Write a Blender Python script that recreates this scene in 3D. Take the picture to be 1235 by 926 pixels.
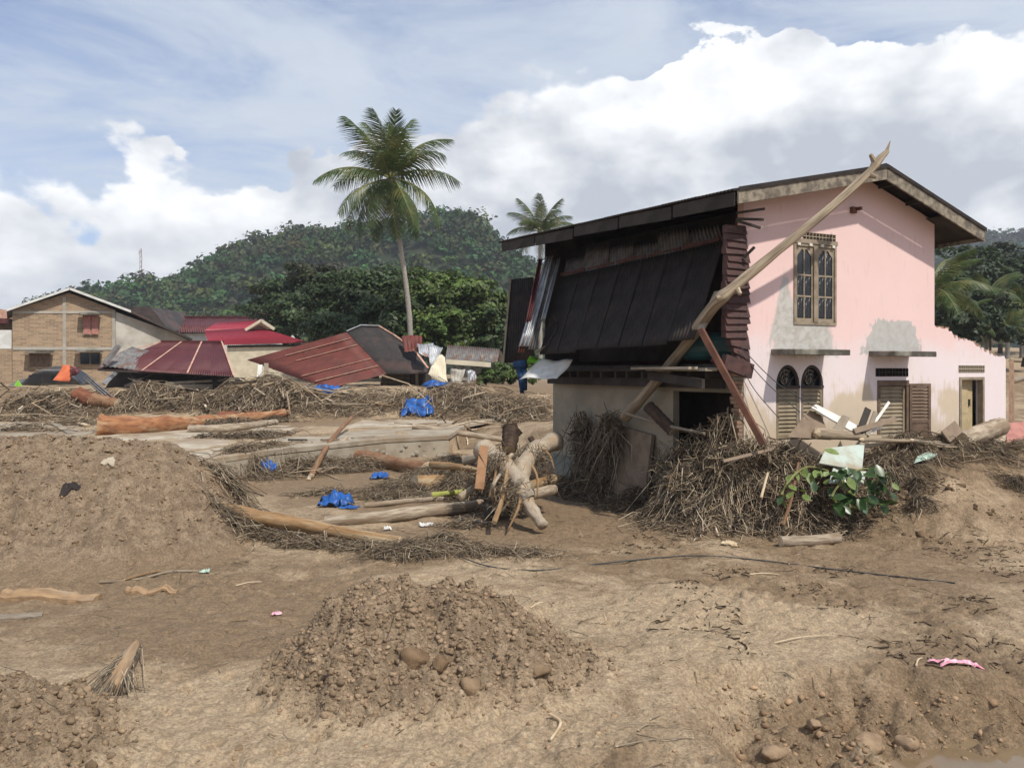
import bpy, math, random
import numpy as np
from mathutils import Vector, Matrix
R = random.Random(7); RN = np.random.default_rng(11)
for o in list(bpy.data.objects): bpy.data.objects.remove(o)
S = bpy.context.scene; COLL = S.collection
# ------------------------------------------------------------------ camera
F, CX, HY, CZ = 930.0, 617.5, 448.0, 2.8
cam = bpy.data.cameras.new('camera'); cam.sensor_width = 36; cam.lens = 36*F/1235
cam.shift_y = -(463-HY)/1235; cam.clip_end = 8000; cam.clip_start = .1
co = bpy.data.objects.new('camera', cam); COLL.objects.link(co)
co.location = (0, 0, CZ); co.rotation_euler = (math.pi/2, 0, 0); S.camera = co
# ------------------------------------------------------------------ light
SUN_EL, SUN_AZ = math.radians(54), math.radians(140)      # azimuth clockwise from +Y
sd = Vector((math.sin(SUN_AZ)*math.cos(SUN_EL), math.cos(SUN_AZ)*math.cos(SUN_EL), math.sin(SUN_EL)))
sl = bpy.data.lights.new('sun', 'SUN'); sl.energy = 3.9; sl.angle = math.radians(1.5); sl.color = (1, .94, .84)
so = bpy.data.objects.new('sun', sl); COLL.objects.link(so); so.location = (20, -20, 60)
so.rotation_euler = (-sd).to_track_quat('-Z', 'Y').to_euler()
S.view_settings.view_transform = 'Standard'; S.view_settings.look = 'None'
S.view_settings.gamma = 1; S.view_settings.exposure = 0.22; S.view_settings.use_curve_mapping = False

class NT:
    """small node-tree helper"""
    def __init__(s, t): s.t = t; s.n = t.nodes; s.l = t.links
    def put(s, sock, v):
        if v is None: return
        if hasattr(v, 'links'): s.l.new(v, sock)
        elif isinstance(v, (tuple, list)) and len(v) == 3 and sock.type == 'RGBA': sock.default_value = (*v, 1)
        else: sock.default_value = v
    def node(s, ty, **kw):
        n = s.n.new(ty)
        for k, v in kw.items(): setattr(n, k, v)
        return n
    def math(s, op, a, b=None, c=None, clamp=False):
        n = s.node('ShaderNodeMath', operation=op, use_clamp=clamp)
        for i, v in enumerate((a, b, c)): s.put(n.inputs[i], v)
        return n.outputs[0]
    def vmath(s, op, a, b=None):
        n = s.node('ShaderNodeVectorMath', operation=op)
        for i, v in enumerate((a, b)): s.put(n.inputs[i], v)
        return n.outputs['Value'] if op in ('DOT_PRODUCT', 'LENGTH') else n.outputs[0]
    def mix(s, f, a, b, bt='MIX'):
        n = s.node('ShaderNodeMix', data_type='RGBA', blend_type=bt)
        s.put(n.inputs[0], f); s.put(n.inputs[6], a); s.put(n.inputs[7], b); return n.outputs[2]
    def noise(s, vec, scale, detail=5, rough=.55, dist=0):
        n = s.node('ShaderNodeTexNoise'); s.put(n.inputs['Vector'], vec)
        n.inputs['Scale'].default_value = scale; n.inputs['Detail'].default_value = detail
        n.inputs['Roughness'].default_value = rough; n.inputs['Distortion'].default_value = dist
        return n.outputs[0]
    def ss(s, v, a, b, x=0., y=1.):
        n = s.node('ShaderNodeMapRange', interpolation_type='SMOOTHSTEP'); s.put(n.inputs[0], v)
        for i, q in enumerate((a, b, x, y)): s.put(n.inputs[i+1], q)
        return n.outputs[0]
    def scalev(s, v, sc):
        n = s.node('ShaderNodeMapping'); s.put(n.inputs[0], v); n.inputs['Scale'].default_value = sc; return n.outputs[0]

# ------------------------------------------------------------------ sky: clear air, a veil of high cloud and a bank of cumulus
w = bpy.data.worlds.new('World'); S.world = w; w.use_nodes = True; w.cycles.sampling_method = 'MANUAL'; w.cycles.sample_map_resolution = 256; T = NT(w.node_tree); T.n.clear()
sky = T.node('ShaderNodeTexSky', sky_type='NISHITA', sun_disc=False); sky.sun_elevation = SUN_EL; sky.sun_rotation = SUN_AZ
sky.air_density = 1.0; sky.dust_density = .6; sky.ozone_density = 2.5
d = T.node('ShaderNodeTexCoord').outputs['Generated']
sx = T.node('ShaderNodeSeparateXYZ'); T.put(sx.inputs[0], d)
az = T.math('ARCTAN2', sx.outputs[0], sx.outputs[1]); el = T.math('ARCSINE', sx.outputs[2])
bank = T.math('MULTIPLY_ADD', T.math('SINE', T.math('MULTIPLY_ADD', az, 2., math.radians(45))), math.radians(6.4), math.radians(14.6))
p = T.scalev(d, (1, 1, 1.5))
n1 = T.noise(p, 5.0, 3, .5); n2 = T.noise(p, 13, 7, .52)
vo = T.node('ShaderNodeTexVoronoi', feature='SMOOTH_F1'); T.put(vo.inputs['Vector'], p)
vo.inputs['Scale'].default_value = 11; vo.inputs['Smoothness'].default_value = .35
puff = T.math('SUBTRACT', .55, vo.outputs[0])
bil = T.math('ADD', T.math('MULTIPLY', T.math('SUBTRACT', n1, .5), .24), T.math('ADD', T.math('MULTIPLY', T.math('SUBTRACT', n2, .5), .16), T.math('MULTIPLY', puff, .05)))
h = T.math('SUBTRACT', T.math('ADD', bank, bil), el)           # >0 inside the bank
edge_soft = T.ss(T.noise(p, 3.1, 2), .40, .62, .006, .028)
m = T.ss(h, 0., edge_soft)
L = T.vmath('ADD', p, (.035, -.01, .05))                           # relief: density towards the sun against density here
r1 = T.noise(p, 7.5, 6, .52); r2 = T.noise(L, 7.5, 6, .52)
relief = T.math('MULTIPLY_ADD', T.math('SUBTRACT', r1, r2), 2.7, .52)
body = T.ss(T.noise(T.scalev(d, (1, 1, 2.2)), 3.6, 4, .5), .36, .66)
depth = T.ss(h, .0, .26)
lit = T.math('SUBTRACT', T.math('ADD', T.math('MULTIPLY', relief, .75), T.math('MULTIPLY', T.math('SUBTRACT', 1., depth), .55)), T.math('MULTIPLY', body, .80), clamp=True)
ccol = T.mix(lit, (5.4, 5.8, 6.5), (11.2, 11.3, 11.4))
veil_v = T.scalev(d, (1.0, 1.6, 4.2))
v1 = T.noise(veil_v, 2.1, 8, .62, .5)
veil = T.ss(v1, .30, .62, .26, .93)
vcol = T.mix(T.noise(veil_v, 5, 5, .6), (5.4, 6.3, 7.6), (7.4, 7.9, 8.6))
skyc = T.mix(veil, T.mix(1., sky.outputs[0], (1.0, 1.15, 1.42), 'MULTIPLY'), vcol)
skyc = T.mix(m, skyc, ccol)
low = T.ss(el, -.02, .0); skyc = T.mix(low, (3.4, 3.0, 2.6), skyc)
bg = T.node('ShaderNodeBackground'); T.put(bg.inputs[0], skyc); bg.inputs[1].default_value = .088
wo = T.node('ShaderNodeOutputWorld'); T.l.new(bg.outputs[0], wo.inputs[0])

# ------------------------------------------------------------------ materials
def P(px, py, D): return np.array(((px-CX)/F*D, D, CZ-(py-HY)/F*D))
MATS = {}
def material(name, c1, c2=None, scale=3., rough=.9, bump=.3, bscale=None, metal=0., stretch=(1, 1, 1), attr=False, uv=False,
             c3=None, trans=0., spec=.3, lo=.35, hi=.65, bdist=.02, uvs=None):
    m = bpy.data.materials.new(name); m.use_nodes = True; T = NT(m.node_tree); b = T.n['Principled BSDF']
    tc = T.node('ShaderNodeTexCoord'); v = tc.outputs['UV' if uv else 'Object']
    if stretch != (1, 1, 1): v = T.scalev(v, stretch)
    c2 = c2 or tuple(x*.6 for x in c1)
    n = T.noise(v, scale, 7, .6)
    col = T.mix(T.ss(n, lo, hi), c1, c2)
    if c3: col = T.mix(T.ss(T.noise(v, scale*.37, 4, .6), .48, .66), col, c3)
    if attr:
        a = T.node('ShaderNodeAttribute', attribute_name='Col'); col = T.mix(1., col, a.outputs[0], 'MULTIPLY')
    T.put(b.inputs['Base Color'], col); b.inputs['Roughness'].default_value = rough; b.inputs['Metallic'].default_value = metal
    b.inputs['Specular IOR Level'].default_value = spec
    if trans:
        out = T.n['Material Output']; t = T.node('ShaderNodeBsdfTranslucent'); T.put(t.inputs[0], col)
        mx = T.node('ShaderNodeMixShader'); mx.inputs[0].default_value = trans
        T.l.new(b.outputs[0], mx.inputs[1]); T.l.new(t.outputs[0], mx.inputs[2]); T.l.new(mx.outputs[0], out.inputs[0])
    if bump:
        bn = T.node('ShaderNodeBump'); T.put(bn.inputs['Height'], T.noise(v, bscale or scale*4, 6, .65))
        bn.inputs['Strength'].default_value = bump; bn.inputs['Distance'].default_value = bdist; T.l.new(bn.outputs[0], b.inputs['Normal'])
    MATS[name] = m; return m

material('trunk_pale', (.45, .375, .285), (.235, .178, .125), 1.2, .9, .9, 5, uv=True, stretch=(14, 2.2, 1), c3=(.25, .18, .12))
material('trunk_brown', (.34, .21, .10), (.20, .115, .055), 1.2, .85, .7, 5, uv=True, stretch=(14, 2, 1), c3=(.40, .31, .20))
material('trunk_rust', (.26, .14, .075), (.16, .08, .045), 1.3, .9, .8, 6, uv=True, stretch=(12, 2.4, 1), c3=(.26, .17, .10))
material('trunk_orange', (.35, .165, .075), (.20, .082, .04), 1.6, .85, .9, 6, uv=True, stretch=(9, 1.6, 1), c3=(.40, .27, .155))
material('trunk_red', (.22, .085, .045), (.13, .05, .03), 1.1, .85, .8, 5, uv=True, stretch=(10, 1.5, 1))
material('trunk_grey', (.30, .25, .19), (.19, .155, .12), 1.2, .9, .6, 6, uv=True, stretch=(12, 2.5, 1))
material('trunk_mottled', (.40, .335, .255), (.27, .21, .15), 1.5, .9, 1.0, 4, uv=True, stretch=(9, 3.2, 1), c3=(.33, .235, .155), lo=.35, hi=.72)
material('trunk_dark', (.085, .055, .038), (.045, .03, .022), 1.3, .95, .9, 5, uv=True, stretch=(10, 3, 1))
material('driftwood', (.33, .265, .19), (.175, .13, .088), .9, .8, .5, 5, uv=True, stretch=(16, 1.6, 1), c3=(.46, .37, .26))
material('cut_wood', (.55, .45, .31), (.42, .31, .19), 6, .85, .3)
material('bark_palm', (.34, .31, .27), (.22, .195, .165), 1.5, .9, .6, 5, uv=True, stretch=(3, 9, 1))
material('bark', (.12, .09, .065), (.07, .052, .04), 2, .95, .7, 8, uv=True, stretch=(6, 2, 1))
material('straw', (.95, .95, .95), (.62, .60, .58), 8, .95, 0, attr=True, spec=.1)
material('leaf', (1, 1, 1), (.72, .74, .68), 1.2, .55, 0, attr=True, trans=.22, spec=.35)
material('far_leaf', (1, 1, 1), (.75, .78, .75), .05, .8, 0, attr=True, trans=.12, spec=.15)
material('palm_leaf', (.085, .125, .032), (.050, .082, .022), 2, .45, 0, trans=.25, c3=(.15, .155, .045), spec=.4)
material('palm_rachis', (.20, .21, .07), (.14, .14, .05), 3, .6, 0)
material('coconut', (.17, .19, .05), (.11, .12, .035), 6, .6, .1)
material('plank_weathered', (.30, .255, .195), (.17, .14, .105), 1.6, .9, .5, 6, stretch=(1, 1, 1), c3=(.40, .35, .27))
material('plank_dark', (.060, .050, .044), (.033, .028, .025), 2, .9, .4)
material('plank_red', (.095, .046, .041), (.05, .029, .027), 6, .75, .4)
material('beam_brown', (.17, .075, .048), (.105, .05, .035), 3, .8, .4)
material('barge', (.29, .25, .19), (.12, .10, .08), 7, .9, .5, 20, lo=.36, hi=.64)
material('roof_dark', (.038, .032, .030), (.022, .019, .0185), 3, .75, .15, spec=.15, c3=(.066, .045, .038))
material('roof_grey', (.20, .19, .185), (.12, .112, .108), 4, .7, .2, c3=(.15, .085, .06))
material('rust_seam', (.105, .042, .034), (.05, .026, .024), 7, .85, .3)
material('zinc', (.46, .48, .50), (.32, .33, .35), 4, .45, .15, metal=.5, c3=(.36, .22, .16))
material('wall_inner_red', (.13, .043, .045), (.085, .033, .035), 2, .85, .2)
material('wall_interior', (.13, .10, .085), (.08, .062, .052), 2, .95, .2)
material('concrete', (.36, .315, .245), (.26, .215, .16), 1.6, .92, .3, 14, c3=(.24, .18, .125))
material('concrete_pale', (.44, .385, .30), (.31, .25, .18), 1.3, .92, .25, 14, c3=(.27, .20, .135), lo=.40, hi=.58)
material('mossy_slab', (.24, .225, .19), (.12, .11, .09), 6, .95, .4, 20, c3=(.075, .07, .055))
material('glass_dark', (.018, .022, .027), (.012, .014, .018), 2, .12, 0, spec=.5)
material('curtain_glass', (.020, .022, .026), (.30, .30, .31), 22, .22, 0, stretch=(1, 1, .35), lo=.56, hi=.62)
material('window_wood', (.31, .255, .19), (.20, .16, .115), 5, .85, .3)
material('shutter_wood', (.27, .22, .15), (.18, .14, .095), 4, .85, .3, c3=(.18, .13, .085))
material('shutter_dark', (.17, .115, .08), (.11, .072, .052), 4, .85, .3)
material('door_wood', (.47, .375, .22), (.37, .29, .165), 3, .8, .2)
material('iron', (.03, .028, .027), (.05, .035, .028), 8, .7, .1)
material('brick_pale', (.34, .225, .155), (.25, .16, .11), 8, .9, .4)
material('maroon', (.100, .022, .024), (.072, .018, .020), 1.1, .5, .1, c3=(.12, .04, .038), spec=.3)
material('maroon_rust', (.140, .034, .024), (.085, .024, .019), 1.4, .6, .15, c3=(.19, .075, .05), spec=.3)
material('roof_pale_lap', (.55, .36, .27), (.42, .22, .16), 4, .7, .1)
material('roof_red', (.30, .026, .042), (.24, .022, .036), 1, .45, .05, spec=.35)
material('roof_black', (.052, .045, .043), (.033, .029, .028), 1.5, .65, .2, c3=(.085, .055, .048))
material('cream_wall', (.66, .60, .46), (.54, .48, .36), 2, .9, .1)
material('plaster_grey', (.40, .37, .32), (.28, .26, .22), .8, .92, .2, c3=(.50, .47, .42))
material('white_wall', (.62, .62, .60), (.50, .50, .48), 2, .9, .1)
material('shutter_pink', (.42, .19, .155), (.30, .13, .11), 4, .8, .1)
material('blue_plastic', (.025, .12, .40), (.018, .07, .25), 7, .4, .3)
material('blue_cloth', (.025, .07, .17), (.015, .04, .10), 9, .9, .4)
material('white_plastic', (.66, .66, .64), (.50, .48, .44), 4, .55, .2)
material('pink_plastic', (.72, .25, .36), (.80, .55, .60), 22, .4, .3)
material('teal_plastic', (.045, .12, .125), (.03, .075, .08), 3, .4, .1)
material('green_plastic', (.22, .50, .04), (.16, .38, .03), 3, .5, .1)
material('mint_plastic', (.42, .55, .47), (.34, .44, .36), 5, .5, .2)
material('orange_board', (.58, .15, .06), (.46, .11, .05), 3, .7, .2)
material('white_board', (.70, .70, .66), (.55, .52, .46), 2, .7, .15, c3=(.44, .37, .28))
material('mint_board', (.43, .50, .45), (.35, .34, .27), 3, .8, .15, c3=(.30, .24, .17))
material('mud_board', (.235, .175, .125), (.17, .125, .09), 3, .9, .3)
material('car_black', (.012, .012, .013), (.02, .019, .018), 2, .25, 0, spec=.6, c3=(.06, .05, .04))
material('rubber', (.02, .02, .02), (.035, .03, .027), 6, .9, .2)
material('chrome', (.55, .55, .55), (.4, .4, .4), 5, .25, 0, metal=.9)
material('lamp_glass', (.6, .6, .58), (.5, .5, .48), 5, .15, 0, spec=.6)
material('cable', (.045, .052, .055), (.03, .034, .036), 9, .6, 0)
material('clod', (.285, .210, .142), (.165, .117, .076), 5, .97, .8, 30, attr=True, spec=.1)
material('stone', (.30, .265, .215), (.20, .175, .14), 5, .9, .4)
material('tower_steel', (.30, .28, .29), (.34, .20, .18), .3, .6, 0)
material('hill_soil', (.035, .045, .022), (.02, .028, .014), .03, .97, 0)
# mud: silt that is pale where dry and dark where wet
def mud_material():
    m = bpy.data.materials.new('mud'); m.use_nodes = True; T = NT(m.node_tree); b = T.n['Principled BSDF']
    v = T.node('ShaderNodeTexCoord').outputs['Object']; at = T.node('ShaderNodeAttribute', attribute_name='Col')
    sp = T.node('ShaderNodeSeparateColor'); T.put(sp.inputs[0], at.outputs[0])          # r = wetness of the ground, g = freshly dug
    big = T.noise(v, .33, 5, .6, .6); mid = T.noise(v, 1.7, 6, .62, .4); fine = T.noise(v, 9, 6, .7)
    w0 = T.math('ADD', T.math('MULTIPLY', big, .75), T.math('MULTIPLY', mid, .45))
    w1 = T.math('ADD', w0, T.math('MULTIPLY', T.math('SUBTRACT', sp.outputs[0], .5), .55))
    wet = T.ss(w1, .52, .70)
    dry = T.mix(T.ss(fine, .35, .65), (.425, .324, .213), (.305, .224, .144))
    wt = T.mix(T.ss(fine, .3, .7), (.256, .178, .107), (.178, .122, .072))
    col = T.mix(wet, dry, wt)
    col = T.mix(T.math('MULTIPLY', sp.outputs[1], .85), col, T.mix(T.ss(T.noise(v, 6, 7, .7), .36, .62), (.285, .210, .140), (.160, .112, .072)))
    col = T.mix(T.ss(T.noise(v, 22, 6, .75), .57, .70, 0., .65), col, (.095, .064, .040))
    col = T.mix(T.ss(T.noise(v, 3.1, 7, .7), .60, .75, 0., .5), col, (.40, .32, .235))
    gr = T.ss(T.noise(v, 38, 4, .75), .30, .70, .66, 1.30); gc = T.node('ShaderNodeCombineColor'); [T.put(gc.inputs[q_], gr) for q_ in range(3)]; col = T.mix(1., col, gc.outputs[0], 'MULTIPLY')
    T.put(b.inputs['Base Color'], col)
    T.put(b.inputs['Roughness'], T.math('SUBTRACT', .96, T.math('MULTIPLY', wet, .22))); b.inputs['Specular IOR Level'].default_value = .25
    b1 = T.node('ShaderNodeBump'); T.put(b1.inputs['Height'], T.math('ADD', T.noise(v, 14, 8, .72), T.math('MULTIPLY', T.noise(v, 3.7, 5, .6), 1.2)))
    b1.inputs['Strength'].default_value = .9; b1.inputs['Distance'].default_value = .045; T.l.new(b1.outputs[0], b.inputs['Normal'])
    MATS['mud'] = m
mud_material()

# ------------------------------------------------------------------ mesh helpers (all shapes are given in world coordinates)
WLOC = {}
def props(o, label=None, cat=None, group=None, kind=None):
    if label: o['label'] = label
    if cat: o['category'] = cat
    if group: o['group'] = group
    if kind: o['kind'] = kind
    return o
def thing(name, loc, label, cat, group=None):
    o = bpy.data.objects.new(name, None); COLL.objects.link(o); o.location = loc; o.empty_display_size = .2
    WLOC[o.name] = np.array(loc, float); return props(o, label, cat, group)
def mesh_data(name, V, Fc, mat, smooth=False, col=None, uv=None):
    me = bpy.data.meshes.new(name)
    if isinstance(Fc, np.ndarray):
        n, k = Fc.shape
        me.vertices.add(len(V)); me.vertices.foreach_set('co', np.ascontiguousarray(V, dtype=np.float32).ravel())
        me.loops.add(n*k); me.loops.foreach_set('vertex_index', Fc.astype(np.int32).ravel())
        me.polygons.add(n); me.polygons.foreach_set('loop_start', np.arange(0, n*k, k, dtype=np.int32))
        me.update(calc_edges=True); me.validate()
    else:
        me.from_pydata([tuple(map(float, v)) for v in V], [], [tuple(map(int, f)) for f in Fc])
    if smooth: me.polygons.foreach_set('use_smooth', np.ones(len(me.polygons), dtype=bool))
    if col is not None:
        a = me.color_attributes.new('Col', 'FLOAT_COLOR', 'POINT')
        c = np.ones((len(V), 4), np.float32); c[:, :3] = col; a.data.foreach_set('color', c.ravel())
    if uv is not None:
        l = me.uv_layers.new(name='UVMap'); vi = np.zeros(len(me.loops), np.int32); me.loops.foreach_get('vertex_index', vi)
        l.data.foreach_set('uv', np.asarray(uv, np.float32)[vi].ravel())
    me.materials.append(MATS[mat] if isinstance(mat, str) else mat); me.update(); return me
def mk(name, V, Fc, mat, parent=None, smooth=False, col=None, uv=None, label=None, cat=None, group=None, kind=None, solid=0, bevel=0):
    V = np.asarray(V, float); lo, hi = V.min(0), V.max(0); c = np.array(((lo[0]+hi[0])/2, (lo[1]+hi[1])/2, lo[2]))
    o = bpy.data.objects.new(name, mesh_data(name, V-c, Fc, mat, smooth, col, uv)); COLL.objects.link(o)
    if parent is not None: o.parent = parent; o.location = c-WLOC[parent.name]
    else: o.location = c
    WLOC[o.name] = c
    if solid: q = o.modifiers.new('thickness', 'SOLIDIFY'); q.thickness = solid; q.offset = 0
    if bevel: q = o.modifiers.new('bevel', 'BEVEL'); q.width = bevel; q.segments = 1
    return props(o, label, cat, group, kind)
BF = [(0, 3, 2, 1), (4, 5, 6, 7), (0, 1, 5, 4), (1, 2, 6, 5), (2, 3, 7, 6), (3, 0, 4, 7)]
def hexa(b, t): return [*b, *t], BF                       # bottom four, top four corners
def join(*vf):
    V, Fc = [], []
    for v, f in vf:
        o = len(V); V += [tuple(x) for x in v]; Fc += [tuple(i+o for i in q) for q in f]
    return V, Fc
def bar(a, b, w, t, up=(0, 0, 1)):
    """a rectangular bar from a to b, w wide and t thick along 'up'"""
    a = np.array(a, float); b = np.array(b, float); dd = b-a; dd /= np.linalg.norm(dd)
    up = np.array(up, float); s = np.cross(dd, up)
    if np.linalg.norm(s) < 1e-4: s = np.cross(dd, (1, 0, 0))
    s /= np.linalg.norm(s); n = np.cross(s, dd); s = s*w/2; n = n*t/2
    return hexa([a-s-n, a+s-n, b+s-n, b-s-n], [a-s+n, a+s+n, b+s+n, b-s+n])
def tube(pts, rad, k=10, wob=0., seed=0, cap=True):
    pts = np.array(pts, float); n = len(pts); rad = np.broadcast_to(np.asarray(rad, float), (n,)); rg = np.random.default_rng(seed)
    tan = np.gradient(pts, axis=0); tan /= np.linalg.norm(tan, axis=1)[:, None]
    ref = np.array((0, 0, 1.)) if abs(tan[:, 2]).mean() < .8 else np.array((0, 1., 0))
    V, UV = [], []; ang = np.linspace(0, 2*np.pi, k, endpoint=False)-np.pi/2
    ln = np.r_[0, np.cumsum(np.linalg.norm(np.diff(pts, axis=0), axis=1))]; ph = rg.uniform(0, 6, 3)
    for i in range(n):
        s = np.cross(tan[i], ref); s /= np.linalg.norm(s); u = np.cross(s, tan[i])
        rr = rad[i]*(1+wob*(np.sin(ang*2+ph[0]+ln[i]*1.3)*.5+np.sin(ang*3+ph[1]-ln[i]*2.7)*.3+rg.normal(0, .28, k)))
        V.append(pts[i]+rr[:, None]*(np.cos(ang)[:, None]*s+np.sin(ang)[:, None]*u)); UV.append(np.c_[ang/(2*np.pi)+seed*.37, np.full(k, ln[i]+seed*1.7)])
    V = np.concatenate(V); UV = np.concatenate(UV); Fc = []
    for i in range(n-1):
        for j in range(k): Fc.append((i*k+j, i*k+(j+1) % k, (i+1)*k+(j+1) % k, (i+1)*k+j))
    if cap: Fc.append(tuple(range(k-1, -1, -1))); Fc.append(tuple(range((n-1)*k, n*k)))
    return V, Fc, UV
def spline(pts, n=24):
    pts = np.array(pts, float); m = len(pts); t = np.linspace(0, m-1, n); out = []
    for q in t:
        i = min(int(q), m-2); f = q-i; p0, p1, p2, p3 = pts[max(i-1, 0)], pts[i], pts[i+1], pts[min(i+2, m-1)]
        out.append(.5*((2*p1)+(-p0+p2)*f+(2*p0-5*p1+4*p2-p3)*f*f+(-p0+3*p1-3*p2+p3)*f**3))
    return np.array(out)
def grid_faces(nu, nv, off=0):
    i = np.arange(nu-1)[:, None]*nv+np.arange(nv-1)[None, :]; i = i.ravel()+off
    return np.stack([i, i+nv, i+nv+1, i+1], 1)
def sheet(c, waves, amp=.014, seg=5, nv=10, bow=0., crumple=0., seed=0):
    """corrugated sheet over the corners c = (00, 10, 11, 01); ribs run from edge 00-10 to edge 01-11"""
    c = [np.array(q, float) for q in c]; nu = waves*seg+1; rg = np.random.default_rng(seed)
    u = np.linspace(0, 1, nu)[:, None, None]; v = np.linspace(0, 1, nv)[None, :, None]
    V = c[0]*(1-u)*(1-v)+c[1]*u*(1-v)+c[2]*u*v+c[3]*(1-u)*v
    nn = np.cross(c[1]-c[0], c[3]-c[0]); nn /= np.linalg.norm(nn)
    off = amp*np.cos(u*waves*2*np.pi)+bow*np.sin(np.pi*u)*np.sin(np.pi*v)
    if crumple:
        a = rg.uniform(2, 6, 4); b = rg.uniform(0, 6, 4)
        off = off+crumple*(np.sin(a[0]*u+a[1]*v+b[0])+.6*np.sin(a[2]*1.7*v-a[3]*u+b[1]))
    return (V+off*nn).reshape(-1, 3), grid_faces(nu, nv)
def patch(c, nu=8, nv=8, bow=0., crumple=0., seed=0): return sheet(c, nu, 0, 1, nv, bow, crumple, seed)
def rock(cn, r, seed, squash=.7, sub=2, cuts=9, rough=.05):
    import bmesh
    bm = bmesh.new(); bmesh.ops.create_icosphere(bm, subdivisions=sub, radius=1); V = np.array([v.co for v in bm.verts]); Fc = np.array([[v.index for v in f.verts] for f in bm.faces]); bm.free()
    rg = np.random.default_rng(seed); K = rg.normal(0, 1.7, (5, 3)); ph = rg.uniform(0, 6, 5)
    V = V*(1+.20*np.sin(V@K.T+ph).sum(1)/1.6)[:, None]
    for k in range(cuts):                                   # broken flat faces
        nn = rg.normal(0, 1, 3); nn /= np.linalg.norm(nn); dd = rg.uniform(.50, .85); ov = V@nn-dd; V = V-np.where(ov > 0, ov, 0)[:, None]*nn*.9
    V = V+rg.normal(0, rough, V.shape); V = V*np.array((1, rg.uniform(.7, 1), squash))*r
    a = rg.uniform(0, 6); M = np.array(((math.cos(a), -math.sin(a), 0), (math.sin(a), math.cos(a), 0), (0, 0, 1)))
    return V@M.T+np.array(cn), Fc
def stalks(A, M, B, r, taper=.5):
    """many bent three-sided stalks, all arrays (n,3), r (n,)"""
    n = len(A); ctr = np.stack([A, M, B], 1); t = B-A; t /= np.linalg.norm(t, axis=1)[:, None]+1e-9
    ref = np.where(np.abs(t[:, 2:3]) > .9, np.array((1., 0, 0)), np.array((0, 0, 1.)))
    s = np.cross(t, ref); s /= np.linalg.norm(s, axis=1)[:, None]; u = np.cross(s, t); V = np.zeros((n, 9, 3))
    for k in range(3):
        for j in range(3):
            a = j*2.0944+.5; rr = (r*(1-(1-taper)*k/2))[:, None]; V[:, k*3+j] = ctr[:, k]+rr*(math.cos(a)*s+math.sin(a)*u)
    q = np.array([(k*3+j, k*3+(j+1) % 3, k*3+3+(j+1) % 3, k*3+3+j) for k in range(2) for j in range(3)])
    return V.reshape(-1, 3), (np.arange(n)[:, None, None]*9+q).reshape(-1, 4)
def kites(C, N, size, rg, long=1.9):
    """leaf-shaped faces at C facing N"""
    n = len(C); N = N/(np.linalg.norm(N, axis=1)[:, None]+1e-9); t = rg.normal(0, 1, (n, 3)); t -= (t*N).sum(1)[:, None]*N; t /= np.linalg.norm(t, axis=1)[:, None]+1e-9
    b = np.cross(N, t); s = np.asarray(size)[:, None]*np.ones((n, 1))
    V = np.stack([C-t*s*long/2, C+b*s*.5-t*s*.1+N*s*.12, C+t*s*long/2, C-b*s*.5-t*s*.1+N*s*.12], 1)
    return V.reshape(-1, 3), np.arange(n*4).reshape(n, 4)
# noise on numpy arrays
TAB = np.random.default_rng(3).random((256, 256))
def vn(x, y):
    xi = np.floor(x).astype(int); yi = np.floor(y).astype(int); fx = x-xi; fy = y-yi
    fx = fx*fx*fx*(fx*(fx*6-15)+10); fy = fy*fy*fy*(fy*(fy*6-15)+10)
    g = lambda a, b: TAB[a & 255, b & 255]
    return (g(xi, yi)*(1-fx)+g(xi+1, yi)*fx)*(1-fy)+(g(xi, yi+1)*(1-fx)+g(xi+1, yi+1)*fx)*fy
def fbm(x, y, o=4, g=.5):
    s = 0; a = 1; t = 0
    for k in range(o): s = s+a*(vn(x*2**k+17.3*k, y*2**k+9.1*k)-.5); t += a; a *= g
    return s/t*2
def cells(x, y, seed=0):
    """distance to the nearest scattered point: rounded lumps"""
    xi = np.floor(x).astype(int); yi = np.floor(y).astype(int); best = np.full(np.shape(x), 9.)
    for a in (-1, 0, 1):
        for b in (-1, 0, 1):
            i, j = xi+a, yi+b; px = i+TAB[(i+seed) & 255, j & 255]; py = j+TAB[(j+31) & 255, (i+seed*7+5) & 255]
            best = np.minimum(best, np.hypot(x-px, y-py))
    return best
def st(a, b, x): t = np.clip((x-a)/(b-a), 0, 1); return t*t*(3-2*t)
# ------------------------------------------------------------------ the house's own frame: u along the gable wall, v inwards
HA = math.radians(24.6); CA, SA = math.cos(HA), math.sin(HA); AX, AY = 279.5/F*14, 14.0
def Hs(u, v, z): return np.array((AX+CA*u-SA*v, AY+SA*u+CA*v, z))
def huv(x, y): dx, dy = x-AX, y-AY; return CA*dx+SA*dy, -SA*dx+CA*dy
def gz(px, py, v=0.):                                      # a point of the gable wall (or a plane parallel to it)
    k = (px-CX)/F; bx, by = AX-SA*v, AY+CA*v; u = (k*by-bx)/(CA-k*SA); D = by+SA*u; return u, CZ-(py-HY)/F*D
def sv(px, py, u=0.):                                      # the same on the long side wall
    k = (px-CX)/F; bx, by = AX+CA*u, AY+SA*u; v = (bx-k*by)/(SA+k*CA); D = by+CA*v; return v, CZ-(py-HY)/F*D
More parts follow.
